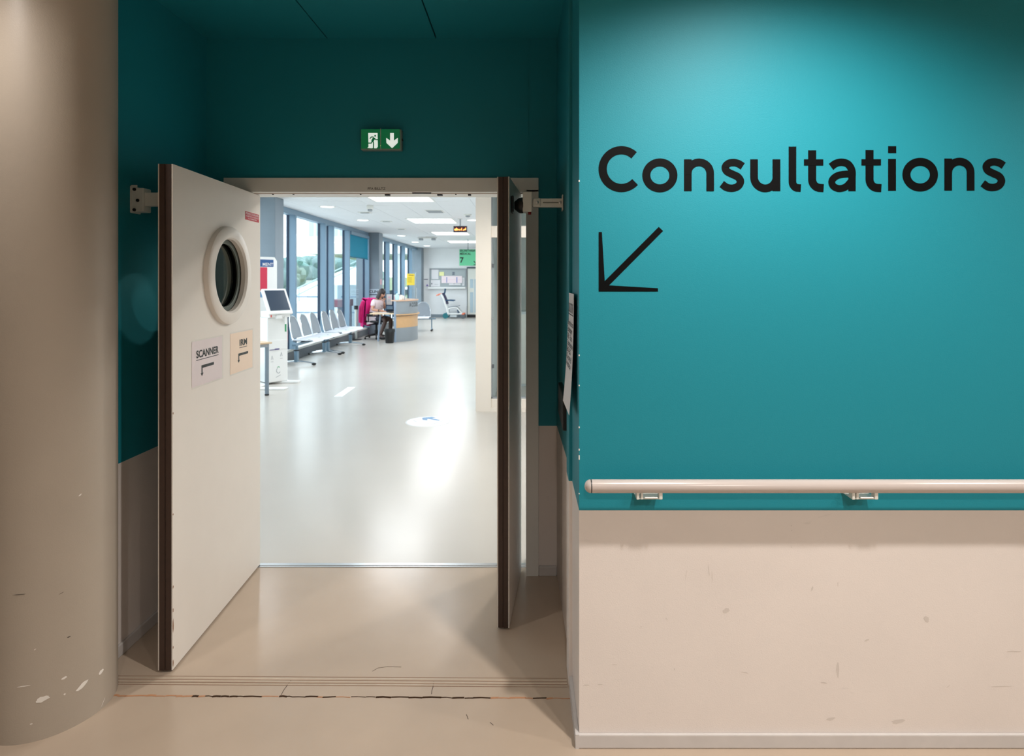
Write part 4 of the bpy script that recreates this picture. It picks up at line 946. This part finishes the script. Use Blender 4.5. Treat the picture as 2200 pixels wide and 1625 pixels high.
put('body', MB().lathe([(.095, 0), (.10, .005), (.128, .33), (.134, .335), (.134, .345), (.122, .345), (.095, .02)], 28, Matrix.Translation((x, y, 0))), M_black, t)
put('bin_liner', MB().lathe([(.137, .28), (.139, .345), (.130, .352), (.120, .34)], 28, Matrix.Translation((x, y, 0)), cap=False), mat('dark_liner', lin(30, 34, 38), .3), t)

# ------------------------------------------------------------------ office chair, jacket, woman
fw = math.radians(-24)                                 # she faces right and a little towards the doors
PC = (-4.02, 16.25, 0)
t = thing('office_chair', 'black swivel office chair behind the reception desk', 'chair', PC, fw)
L2 = lambda mb, name, m_, par: put(name, mb, m_, par, world=False)
L2(MB().box(-.22, .24, -.23, .23, .44, .50, .03), 'seat', M_black, t)
L2(MB().box(-.27, -.22, -.13, .13, .62, .96, .02).box(-.26, -.235, -.03, .03, .42, .62), 'backrest', M_black, t)
L2(MB().tube([(0, 0, .09), (0, 0, .44)], .03, 12).tube([(0, 0, .1), (0, 0, .24)], .045, 12), 'column', M_black, t)
for k in range(5):
    a = math.radians(72*k+20); e = (.30*math.cos(a), .30*math.sin(a))
    lg = L2(MB().tube([(0, 0, .12), (e[0]*.5, e[1]*.5, .10), (e[0], e[1], .065)], .02, 8, rs=[.03, .024, .016]), 'base_leg', M_black, t)
    L2(MB().ball((e[0], e[1], .028), (.028, .028, .028), 10), 'caster', M_black, lg)
for s_ in (-1, 1): L2(MB().tube([(-.05, s_*.26, .46), (-.05, s_*.28, .64), (-.1, s_*.28, .66), (.10, s_*.28, .66)], .018, 8), 'armrest', M_black, t)
# pink jacket over the chair back
t = thing('pink_jacket', 'bright pink jacket hung over the office chair back', 'jacket', PC, fw)
def jk(u, v):
    y = (u-.5)*.54*(1+.10*v); fold = .018*math.sin(u*17+v*3)+.010*math.sin(u*31-v*5)
    if v < .15: return (-.16-.16*(v/.15), y*.9, 1.055+.03*math.sin(v/.15*math.pi)+fold*.3)
    k = (v-.15)/.85; return (-.325-.05*k+fold-.03*math.sin(k*3)+.17*abs(2*u-1)**3, y, 1.05-.70*k-.03*math.cos(u*9))
L2(MB().add(*sheet_grid(jk, 26, 24, .012), smooth=True), 'jacket_body', mat('pink_fabric', lin(236, 28, 136), .8, noise=.25, scale=9), t)
L2(MB().add(*sheet_grid(lambda u, v: (-.155-.02*v+.012*math.sin(u*19), (u-.5)*.46, 1.06-.42*v-.03*math.cos(u*11)), 16, 10, .010), smooth=True), 'front_flap', bpy.data.materials['pink_fabric'], t)
L2(MB().tube([(-.24, -.24, 1.0), (-.26, -.29, .85), (-.29, -.29, .58), (-.30, -.28, .44)], .05, 12, rs=[.05, .065, .055, .048]), 'sleeve', mat('pink_fabric_sleeve', lin(206, 16, 104), .8, noise=.2, scale=9), t)
L2(MB().tube([(-.30, .25, 1.0), (-.36, .32, .85), (-.38, .30, .55), (-.37, .28, .42)], .05, 12, rs=[.05, .065, .055, .048]), 'sleeve', bpy.data.materials['pink_fabric_sleeve'], t)
# body
def skin(joints, edges, sub=2):
    me = bpy.data.meshes.new('s'); names = list(joints); idx = {n: i for i, n in enumerate(names)}
    me.from_pydata([joints[n][0] for n in names], [(idx[a], idx[b]) for a, b in edges], [])
    o = bpy.data.objects.new('s', me); COL.objects.link(o)
    mod = o.modifiers.new('skin', 'SKIN'); sv = me.skin_vertices[0].data
    for i, n in enumerate(names):
        r = joints[n][1]; sv[i].radius = r if isinstance(r, tuple) else (r, r); sv[i].use_root = (i == 0)
    mod.use_smooth_shade = True
    sm = o.modifiers.new('sub', 'SUBSURF'); sm.levels = sub
    bpy.context.view_layer.update()
    dm = bpy.data.meshes.new_from_object(o.evaluated_get(bpy.context.evaluated_depsgraph_get()))
    r = ([v.co.copy() for v in dm.vertices], [tuple(p.vertices) for p in dm.polygons])
    bpy.data.objects.remove(o); bpy.data.meshes.remove(me); bpy.data.meshes.remove(dm); return r
wo = thing('person', 'woman in white tunic seated at the reception desk, looking down at papers', 'person', PC, fw)
M_skin = mat('skin', lin(206, 152, 128), .5); M_hair = mat('dark_brown_hair', lin(48, 36, 36), .45, noise=.3, scale=60)
M_tunic = mat('white_tunic', lin(236, 228, 232), .75, noise=.06, scale=10, col2=lin(236, 204, 210)); M_tights = mat('dark_skirt', lin(24, 28, 44), .6); M_shoe = mat('dark_shoe', lin(30, 26, 28), .4)
J = {'pelvis': ((-.06, 0, .57), (.13, .15)), 'waist': ((-.02, 0, .74), (.11, .13)), 'chest': ((.04, 0, .93), (.115, .15)), 'neck0': ((.09, 0, 1.065), .06), 'neck': ((.125, 0, 1.12), .048), 'skull': ((.15, 0, 1.17), .05)}
E = [('pelvis', 'waist'), ('waist', 'chest'), ('chest', 'neck0'), ('neck0', 'neck'), ('neck', 'skull')]
for s_, n in ((-1, 'r'), (1, 'l')):
    el = (.06, s_*.25, .79) if s_ < 0 else (.10, s_*.23, .80); wr_p = (.28, s_*.17, .765) if s_ < 0 else (.20, s_*.09, .98)
    J.update({n+'sh': ((.055, s_*.165, 1.0), .058), n+'el': (el, .042), n+'wr': (wr_p, .028),
              n+'hip': ((.0, s_*.09, .55), .088), n+'kn': ((.40, s_*.11, .53), .062), n+'an': ((.36 if s_ > 0 else .22, s_*.12, .10), .036), n+'to': ((.50 if s_ > 0 else .36, s_*.13, .045), .03)})
    E += [('chest', n+'sh'), (n+'sh', n+'el'), (n+'el', n+'wr'), ('pelvis', n+'hip'), (n+'hip', n+'kn'), (n+'kn', n+'an'), (n+'an', n+'to')]
body = MB(); body.add(*skin(J, E), smooth=True)
# head: egg shaped, chin, nose, ears; tipped forward towards the desk
HM = Matrix.Translation((.185, 0, 1.215)) @ Matrix.Rotation(math.radians(26), 4, 'Y')
b = bmesh.new(); bmesh.ops.create_uvsphere(b, u_segments=28, v_segments=20, radius=1)
for v in b.verts:
    p = v.co; x_, y_, z_ = p.x*.098, p.y*.075, p.z*.118
    if z_ < -.02: k = 1-.35*((-z_-.02)/.098); y_ *= k; x_ = x_*k + .012*(1-k)*2
    if p.x > .55 and abs(p.z+.08) < .16: x_ += .028*max(0, 1-abs(p.y)/.22)*(1-abs(p.z+.08)/.2)          # nose
    if p.x > .4 and abs(p.z-.1) < .13 and .2 < abs(p.y) < .62: x_ -= .010                               # eye sockets
    if p.x > .5 and -.58 < p.z < -.42: x_ += .006*max(0, 1-abs(p.y)/.35)                                # lips
    v.co = Vector((x_, y_, z_))
body.bm(b, HM, True)
for s_ in (-1, 1): body.ball((-.005, s_*.075, -.005), (.02, .008, .03), 10, M=HM)
# hands: palm and five fingers each
def hand(wrist, d, side, curl_):
    w = Vector(wrist); d = Vector(d).normalized(); sidev = Vector((-d.y, d.x, 0)).normalized()*side; dn = Vector((0, 0, -1))
    pj = {'w': (tuple(w), (.022, .024)), 'm': (tuple(w+d*.045), (.015, .034)), 'k': (tuple(w+d*.085), (.012, .036))}
    body.add(*skin(pj, [('w', 'm'), ('m', 'k')]), smooth=True)
    for i, (o_, ln) in enumerate(((-.027, .07), (-.009, .08), (.009, .076), (.026, .06))):
        p0 = w+d*.07+sidev*o_; p1 = w+d*(.085+ln*.4)+sidev*o_*1.1+dn*curl_*.3*ln; p2 = w+d*(.085+ln*.72)+sidev*o_*1.15+dn*curl_*.7*ln; p3 = w+d*(.085+ln*.92)+sidev*o_*1.15+dn*curl_*1.2*ln
        body.add(*skin({'a': (tuple(p0), .010), 'b': (tuple(p1), .009), 'c': (tuple(p2), .0082), 'd': (tuple(p3), .007)}, [('a', 'b'), ('b', 'c'), ('c', 'd')], 1), smooth=True)
    p0 = w+d*.03-sidev*.02; p1 = w+d*.055-sidev*.05; p2 = w+d*.085-sidev*.058+dn*.01
    body.add(*skin({'a': (tuple(p0), .012), 'b': (tuple(p1), .010), 'c': (tuple(p2), .008)}, [('a', 'b'), ('b', 'c')], 1), smooth=True)
hand((.28, -.17, .765), (.9, .25, -.05), -1, .35); hand((.20, .09, .98), (.25, -.35, .8), 1, .2)
put('body', body, M_skin, wo, world=False)
JT = {'hip': ((-.07, 0, .56), (.165, .185)), 'waist': ((-.03, 0, .74), (.14, .165)), 'chest': ((.035, 0, .93), (.14, .165)), 'col': ((.075, 0, 1.035), (.085, .10))}
ET = [('hip', 'waist'), ('waist', 'chest'), ('chest', 'col')]
for s_, n in ((-1, 'r'), (1, 'l')):
    JT[n+'s'] = ((.05, s_*.175, 1.0), .075); JT[n+'e'] = ((.058, s_*.225, .865), .068); ET += [('chest', n+'s'), (n+'s', n+'e')]
tu = put('tunic', MB().add(*skin(JT, ET), smooth=True).add(*sheet_grid(lambda u, v: (-.16+.28*u, -.19-.03*math.sin(u*5), .60-.22*v*(1-.3*u)), 8, 8, -.012), smooth=True), M_tunic, wo, world=False)
put('print_mark', MB().tube([(.195, -.06, .90), (.20, -.01, .87), (.20, .04, .90)], .008, 6), mat('grey_print', lin(150, 140, 150), .7), tu, world=False)
JS = {'p': ((-.05, 0, .55), (.12, .17))}
ES = []
for s_, n in ((-1, 'r'), (1, 'l')):
    JS[n+'h'] = ((.0, s_*.09, .55), .097); JS[n+'k'] = ((.36, s_*.11, .535), .075); ES += [('p', n+'h'), (n+'h', n+'k')]
JL = {}; EL_ = []
for n in 'rl':
    for q in ('hip', 'kn', 'an', 'to'): p_, r_ = J[n+q]; JL[n+q] = (p_, r_+.005)
    EL_ += [(n+'hip', n+'kn'), (n+'kn', n+'an'), (n+'an', n+'to')]
tg = MB()
for n in 'rl': tg.add(*skin({k: v for k, v in JL.items() if k[0] == n}, [e for e in EL_ if e[0][0] == n]), smooth=True)
put('tights', tg, mat('brown_black_tights', lin(98, 78, 74), .6), wo, world=False)
put('skirt', MB().add(*skin(JS, ES), smooth=True), M_tights, wo, world=False)
# hair to the chin: cap plus side locks
def hairf(u, v):
    a = math.radians(62+236*u); z_ = .135 - .29*v; r = 1.0
    k = math.sqrt(max(0, 1-min(1, max(-1, (z_)/.135))**2)) if z_ > 0 else 1.0
    return HM @ Vector((.108*k*math.cos(a)-.012*(1 if v > .1 else 0), .088*k*math.sin(a)*(1+.10*v)+.004*math.sin(u*60), z_))
put('hair', MB().add(*sheet_grid(lambda u, v: tuple(hairf(u, v)), 40, 20, .010), smooth=True).ball((-.01, 0, .035), (.103, .083, .104), 20, M=HM), M_hair, wo, world=False)
for s_ in (-1, 1):
    put('eye', MB().ball((.089, s_*.031, .012), (.007, .011, .006), 10, M=HM), mat('dark_eye', lin(30, 24, 24), .25) if s_ < 0 else bpy.data.materials['dark_eye'], wo, world=False)
put('mouth', MB().ball((.091, 0, -.058), (.006, .020, .005), 10, M=HM), mat('lips', lin(170, 92, 92), .4), wo, world=False)
put('watch', MB().tube([(.225, -.19, .772), (.245, -.185, .770)], .036, 14), M_black, wo, world=False)
for s_, x_ in ((-1, .36), (1, .50)): put('shoe', MB().ball((x_-.05, s_*.128, .04), (.12, .045, .04), 14), M_shoe, wo, world=False)

# ------------------------------------------------------------------ far end: hatch, notices, door, transfer chair
dE = 25.8; Y0 = dE
t = thing('window_5', 'framed glass hatch in the corridor end wall', 'window', (X(965, dE), dE, Z(617, dE)), kind='structure')
put('frame', MB().box(X(923, dE), X(1002, dE), dE-.04, dE, Z(579.5, dE), Z(577, dE)).box(X(1000.5, dE), X(1002, dE), dE-.04, dE, Z(617, dE), Z(579.5, dE)).box(X(923, dE), X(924.5, dE), dE-.04, dE, Z(617, dE), Z(579.5, dE)), M_grille, t)
put('pane', MB().box(X(924.5, dE), X(1000.5, dE), dE-.012, dE-.004, Z(617, dE), Z(579.5, dE)), mat('grey_reflecting_glass', lin(176, 184, 186), .15), t)
put('counter_shelf', MB().box(X(921, dE), X(1001, dE), dE-.22, dE, Z(620.5, dE), Z(617, dE), .008), M_whitep, t)
def wallsheet(name, label, cat, a, b, c_, e, m_, off=.045, marks=(), grp=None):
    tt = thing(name, label, cat, (X((a+b)/2, dE), dE-off, Z(e, dE)), group=grp)
    put('sheet', MB().box(X(a, dE), X(b, dE), dE-off, dE-off+.004 if off < .03 else dE-.012, Z(e, dE), Z(c_, dE)), m_, tt)
    for k, (a2, b2, c2, e2, mm_) in enumerate(marks): put('print_block', MB().box(X(a2, dE), X(b2, dE), dE-off-.002, dE-off, Z(e2, dE), Z(c2, dE)), mm_, tt)
    return tt
M_blueb = mat('blue_stripe', lin(104, 124, 190), .6); M_dk = mat('slate_print', lin(70, 80, 104), .6)
wallsheet('poster', 'blank white poster on the left of the end wall hatch', 'poster', 927.5, 942.5, 579.5, 600, M_paper)
wallsheet('note', 'pale yellow note on the end wall hatch', 'note', 944, 954, 584.5, 593, mat('pale_yellow_paper', lin(240, 240, 176), .7))
wallsheet('poster', 'long pale pink poster with two blue stripes on the hatch', 'poster', 949, 993, 593.3, 608.5, mat('pale_pink_paper', lin(242, 224, 228), .7), .055,
          [(959.5, 961, 595.5, 607.5, M_blueb), (981, 982.8, 595.5, 607.5, M_blueb), (951, 958, 600.5, 601, M_pink), (963, 980, 600.5, 601, M_pink), (984, 991, 600.5, 601, M_pink)])
wallsheet('leaflet', 'white leaflet with small mark low on the hatch', 'leaflet', 965, 990, 609.2, 613, M_paper, .06, [(975, 976.5, 609.8, 610.8, M_dk)])
wallsheet('leaflet', 'white leaflet with one dark stroke below the blank poster', 'leaflet', 926, 946, 602, 616.2, M_paper, .05, [(927, 929, 608.5, 611, M_dk), (934, 942, 611, 611.5, M_grille)])
t2 = wallsheet('leaflet', 'white leaflet with violet triangle left of the hatch', 'leaflet', 909.5, 922, 598, 616.5, M_paper, .02, [(911, 919.5, 600, 601.5, M_dk)])
put('triangle', MB().prism([(X(915, dE), Z(615, dE)), (X(921, dE), Z(615, dE)), (X(918, dE), Z(610.5, dE))], plane((0, dE-.0205, 0), (1,0,0), (0,0,1)), .002), M_vio, t2)
wallsheet('notice', 'narrow white notice at the right edge of the hatch', 'notice', 993.5, 998, 597, 614, M_paper, .06, [(994.6, 995.6, 598.5, 611, M_grille)])
t2 = thing('wall_symbol', 'small dark printed sign on the grey hatch glass', 'sign', (X(974, dE), dE, Z(591, dE)))
m = MB(); Mp = plane((0, dE-.0125, 0), (1,0,0), (0,0,1))
for a, b, c_ in ((971.5, 977, 585), (972, 976.8, 587.2), (971.4, 977, 589.6)): m.box(X(a, dE), X(b, dE), dE-.018, dE-.012, Z(c_+1.2, dE), Z(c_, dE))
put('print', m, M_dk, t2)
t = thing('door_3', 'glazed white door at the right of the corridor end wall', 'door', (X(1024, dE), dE, 0), kind='structure')
xd0, xd1 = X(1003.5, dE), X(1052, dE)
put('header', MB().box(xd0, xd1, dE-.09, dE, Z(576.8, dE), Z(574.3, dE)), M_mdark, t)
put('frame', MB().box(xd0, X(1004.6, dE), dE-.05, dE, 0, Z(576.8, dE)).box(X(1051, dE), xd1, dE-.05, dE, 0, Z(576.8, dE)), M_kick, t)
put('leaf', MB().box(X(1004.6, dE), X(1051, dE), dE-.03, dE, .12, Z(576.8, dE), .004), mat('off_white_door', lin(226, 226, 218), .5), t)
for a, b, c_, e in ((1010, 1017, 600, 619), (1010, 1017, 628, 672), (1019, 1026, 600, 672)): put('pane', MB().box(X(a, dE), X(b, dE), dE-.036, dE-.03, Z(e, dE), Z(c_, dE)), mat('blue_grey_pane', lin(186, 204, 214), .2), t)
put('kick_strip', MB().box(xd0, xd1, dE-.05, dE, .0, .12), M_black, t)
# transfer chair
dW = 25.2
t = thing('transfer_chair', 'white hospital transfer chair with orange handles by the end wall', 'wheelchair', (X(970, dW), dW, 0))
cz = lambda px, py: (X(900+px/10.83, dW), Z(550+py/10.83, dW))
Mo = mat('orange_plastic', lin(242, 128, 92), .4); Mpu = mat('dark_violet_pad', lin(50, 44, 84), .6); Mnv = mat('navy_pad', lin(22, 68, 104), .5)
def sp(P, off, r=.022, n=8): return [(cz(a, b)[0], dW+off, cz(a, b)[1]) for a, b in P]
for off in (-.24, .24):
    put('side_frame', MB().tube(sp([(530, 880), (585, 980), (640, 1140), (675, 1230), (690, 1340)], off), .036, 10).tube(sp([(680, 1235), (780, 1200), (890, 1195), (1030, 1345)], off), .024, 10).tube(sp([(690, 1345), (1010, 1345)], off), .026, 10).tube(sp([(690, 1340), (635, 1420)], off), .034, 10), M_whitep, t)
    put('handle', MB().tube(sp([(525, 880), (470, 895), (425, 922)], off), .022, 10), Mo, t)
    put('armrest', MB().tube(sp([(640, 1035), (720, 1030), (830, 1038)], off), .024, 10), Mnv, t)
    w_ = cz(635, 1400); wz = .115
    put('rear_wheel', MB().lathe([(.085, -.018), (.112, -.018), (.115, 0), (.112, .018), (.085, .018)], 24, plane((w_[0], dW+off*1.1, wz), (1,0,0), (0,0,1))), mat('teal_tyre', lin(30, 110, 120), .5) if off < 0 else bpy.data.materials['teal_tyre'], t)
    put('hub', MB().lathe([(.092, -.022), (.05, -.03), (.012, -.032)], 20, plane((w_[0], dW+off*1.1, wz), (1,0,0), (0,0,1))), M_whitep, t)
    w_ = cz(1040, 1415)
    put('front_caster', MB().lathe([(.05, -.02), (.085, -.02), (.085, .02), (.05, .02)], 20, plane((w_[0], dW+off, .086), (1,0,0), (0,0,1))), M_kick, t)
    put('caster_fork', MB().box(w_[0]-.05, w_[0]+.05, dW+off-.03, dW+off+.03, .16, .22, .01), Mo, t)
def slab2(P, w, name, m_, ww=.2): put(name, MB().stroke([cz(a, b) for a, b in P], w, plane((0, dW+ww, 0), (1,0,0), (0,0,1)), ww*2), m_, t)
slab2([(560, 870), (600, 930), (650, 1050), (665, 1120)], .05, 'backrest', Mpu, .2)
slab2([(590, 890), (608, 830), (615, 762)], .045, 'headrest', Mnv, .10)
slab2([(690, 1195), (800, 1178), (945, 1158)], .03, 'seat', M_grille, .22)
slab2([(905, 1250), (925, 1330)], .03, 'calf_strap', Mnv, .18)
put('base_box', MB().box(cz(735, 0)[0], cz(890, 0)[0], dW-.2, dW+.2, .05, .16, .015), mat('pale_grey_plastic', lin(206, 214, 218), .4), t)

# ------------------------------------------------------------------ outside the windows
M_deck = mat('pale_concrete', lin(226, 228, 226), .8, noise=.06, scale=2); M_grass = mat('dry_grass', lin(150, 164, 120), .9, noise=.4, scale=.8)
struct('terrace', MB().box(-14, -4.9, 2.0, 40, -.12, -.02), M_deck, 'pale concrete terrace outside the windows', 'terrace')
m = MB()
random.seed(5)
vs = []; nx, ny = 24, 24
for j in range(ny+1):
    for i in range(nx+1):
        x = -14 - 70*i/nx; y = -10 + 130*j/ny; d_ = max(0, y-34)/70 + max(0, -x-16)/60
        vs.append((x, y, -.1 + 2.2*min(1, d_)**1.3 + random.uniform(-.12, .12)*min(1, d_*3)))
fs = [(j*(nx+1)+i, j*(nx+1)+i+1, (j+1)*(nx+1)+i+1, (j+1)*(nx+1)+i) for j in range(ny) for i in range(nx)]
m.add(vs, fs, smooth=True); m.box(-84, 20, 40, 120, -.5, -.1)
struct('hillside', m, M_grass, 'grassy slope rising beyond the terrace outside', 'ground')
struct('road_strip', MB().box(-60, -13.5, 55.5, 57.5, 1.2, 1.62), M_deck, 'pale road crossing the grassy slope outside', 'road')
# ramp with white parapet and rails
t = thing('access_ramp', 'white sloping access ramp outside behind the seats', 'ramp', (-9, 27, 0))
P = [(18.0, -.02), (36.5, -.02), (36.5, 2.75), (25.2, .95), (19.6, .02)]
put('parapet', MB().prism(P, plane((-9.1, 0, 0), (0,1,0), (0,0,1)), .2), M_deck, t)
put('walkway', MB().prism([(20, -.02), (36.5, -.02), (36.5, 2.4), (20, .0)], plane((-10.6, 0, 0), (0,1,0), (0,0,1)), 1.5), M_deck, t)
M_galv = mat('galvanised_rail', lin(150, 176, 184), .4, metal=.2)
for k, h in enumerate((.28, .55)): put('handrail', MB().tube([(-9, 22, .5+h-.1), (-9, 25.2, .95+h), (-9, 36.5, 2.75+h)], .03, 8), M_galv, t)
for y in (24, 27, 30, 33, 36): put('baluster', MB().tube([(-9, y, .95+(y-25.2)*.159-.05), (-9, y, .95+(y-25.2)*.159+.56)], .022, 8), M_galv, t)
t = thing('guard_rail', 'blue grey tube railing on the terrace outside', 'railing', (-6.8, 19, 0))
for z_ in (1.055, .56): put('rail', MB().tube([(-8.6, 19, z_), (-5.1, 19, z_)], .022, 8), M_mull, t)
for x in (-8.6, -7.55, -6.45, -5.15): put('post', MB().tube([(x, 19, -.02), (x, 19, 1.055)], .02, 8), M_mull, t)
t = thing('planter_stand', 'brown wooden stand outside below the roller blind', 'stand', (-5.0, 16.5, 0))
put('top_board', MB().box(-5.25, -4.82, 15.9, 16.9, .86, 1.05, .01), mat('mauve_brown_wood', lin(120, 96, 104), .6, noise=.2, scale=10), t)
for y in (16.0, 16.75): put('leg', MB().box(-4.98, -4.85, y, y+.1, -.02, .87), mat('grey_brown_post', lin(96, 106, 120), .6) if y < 16.5 else bpy.data.materials['grey_brown_post'], t)
# white opaque screen outside below the blind
struct('screen_wall', MB().box(-5.9, -5.8, 18.6, 22.0, -.02, 1.42), mat('pale_blue_wall', lin(196, 216, 228), .6), 'low pale blue wall outside below the roller blind', 'wall')
# white wing of the hospital
t = thing('building', 'white building wing with grey window strips beyond the terrace', 'building', (-8, 44, 3.2))
put('facade', MB().box(-14.5, 1, 40.0, 52, 3.35, 8.2), M_deck, t)
for a in (664.5, 679.5, 703, 716, 731): put('window', MB().box(X(a, 40), X(a+9, 40), 39.95, 40.01, Z(507, 40), 8.1), mat('grey_strip_window', lin(176, 196, 210), .3) if a < 665 else bpy.data.materials['grey_strip_window'], t)
for x in (-13.6, -9, -4): put('pillar', MB().box(x, x+.5, 41, 41.5, -.1, 3.36), M_deck, t)
# trees, each with its own crown and trunk
M_leaf = [mat('blue_green_leaves', lin(148, 174, 174), .9, noise=.55, scale=1.6), mat('dusty_green_leaves', lin(164, 188, 178), .9, noise=.5, scale=1.3), mat('deep_green_leaves', lin(132, 168, 166), .9, noise=.55, scale=1.8)]
M_bark = mat('bark', lin(92, 84, 74), .9)
def tree(label, x, y, z0, h, r, k, seed):
    random.seed(seed); t_ = thing('tree', label, 'tree', (x, y, z0), group='trees on the slope outside')
    put('trunk', MB().tube([(x, y, z0-.2), (x+.1, y, z0+h*.5)], .18, 8), M_bark, t_)
    m_ = MB()
    for i in range(16):
        a = random.uniform(0, 6.28); rr = r*random.uniform(.1, .75); zz = z0+h*random.uniform(.35, .86); s_ = r*random.uniform(.32, .5)
        b_ = bmesh.new(); bmesh.ops.create_icosphere(b_, subdivisions=2, radius=s_)
        for v in b_.verts: v.co = v.co*random.uniform(.82, 1.16) + Vector((x+rr*math.cos(a), y+rr*math.sin(a), zz))
        m_.bm(b_, None, True)
    put('crown', m_, M_leaf[k], t_)
for i, (px, py_top, d_, r, k, lb) in enumerate(((612, 556, 52, 2.0, 2, 'leftmost deep green tree outside beside the grey pier'), (622, 572, 47, 1.6, 1, 'small dusty green tree outside behind the first mullion'), (643, 554, 58, 1.9, 0, 'tallest blue green tree outside in the wide pane'), (658, 552, 60, 2.2, 0, 'round blue green tree outside in the wide pane middle'),
        (675, 557, 62, 2.0, 1, 'dusty green tree outside right in the wide pane'), (688, 559, 66, 2.3, 0, 'blue green tree outside behind the second mullion'), (727, 559, 64, 2.6, 0, 'broad blue green tree outside behind the ramp rails'), (745, 562, 62, 2.2, 2, 'deep green tree outside left of the roller blind'), (765, 560, 66, 2.6, 1, 'dusty green tree outside below the roller blind'), (707, 562, 66, 2.0, 1, 'narrow dusty green tree outside in the slim pane'), (590, 560, 50, 2.4, 0, 'blue green tree outside hidden behind the grey pier'))):
    d0_ = d_; d_ = (52, 47, 58, 64, 72, 80, 94, 57, 72, 87, 42)[i]; r *= d_/d0_*.95
    x = X(px, d_); ztop = Z(py_top, d_); z0 = .6; tree(lb, x, d_, z0, ztop-z0, r, k, 20+i)
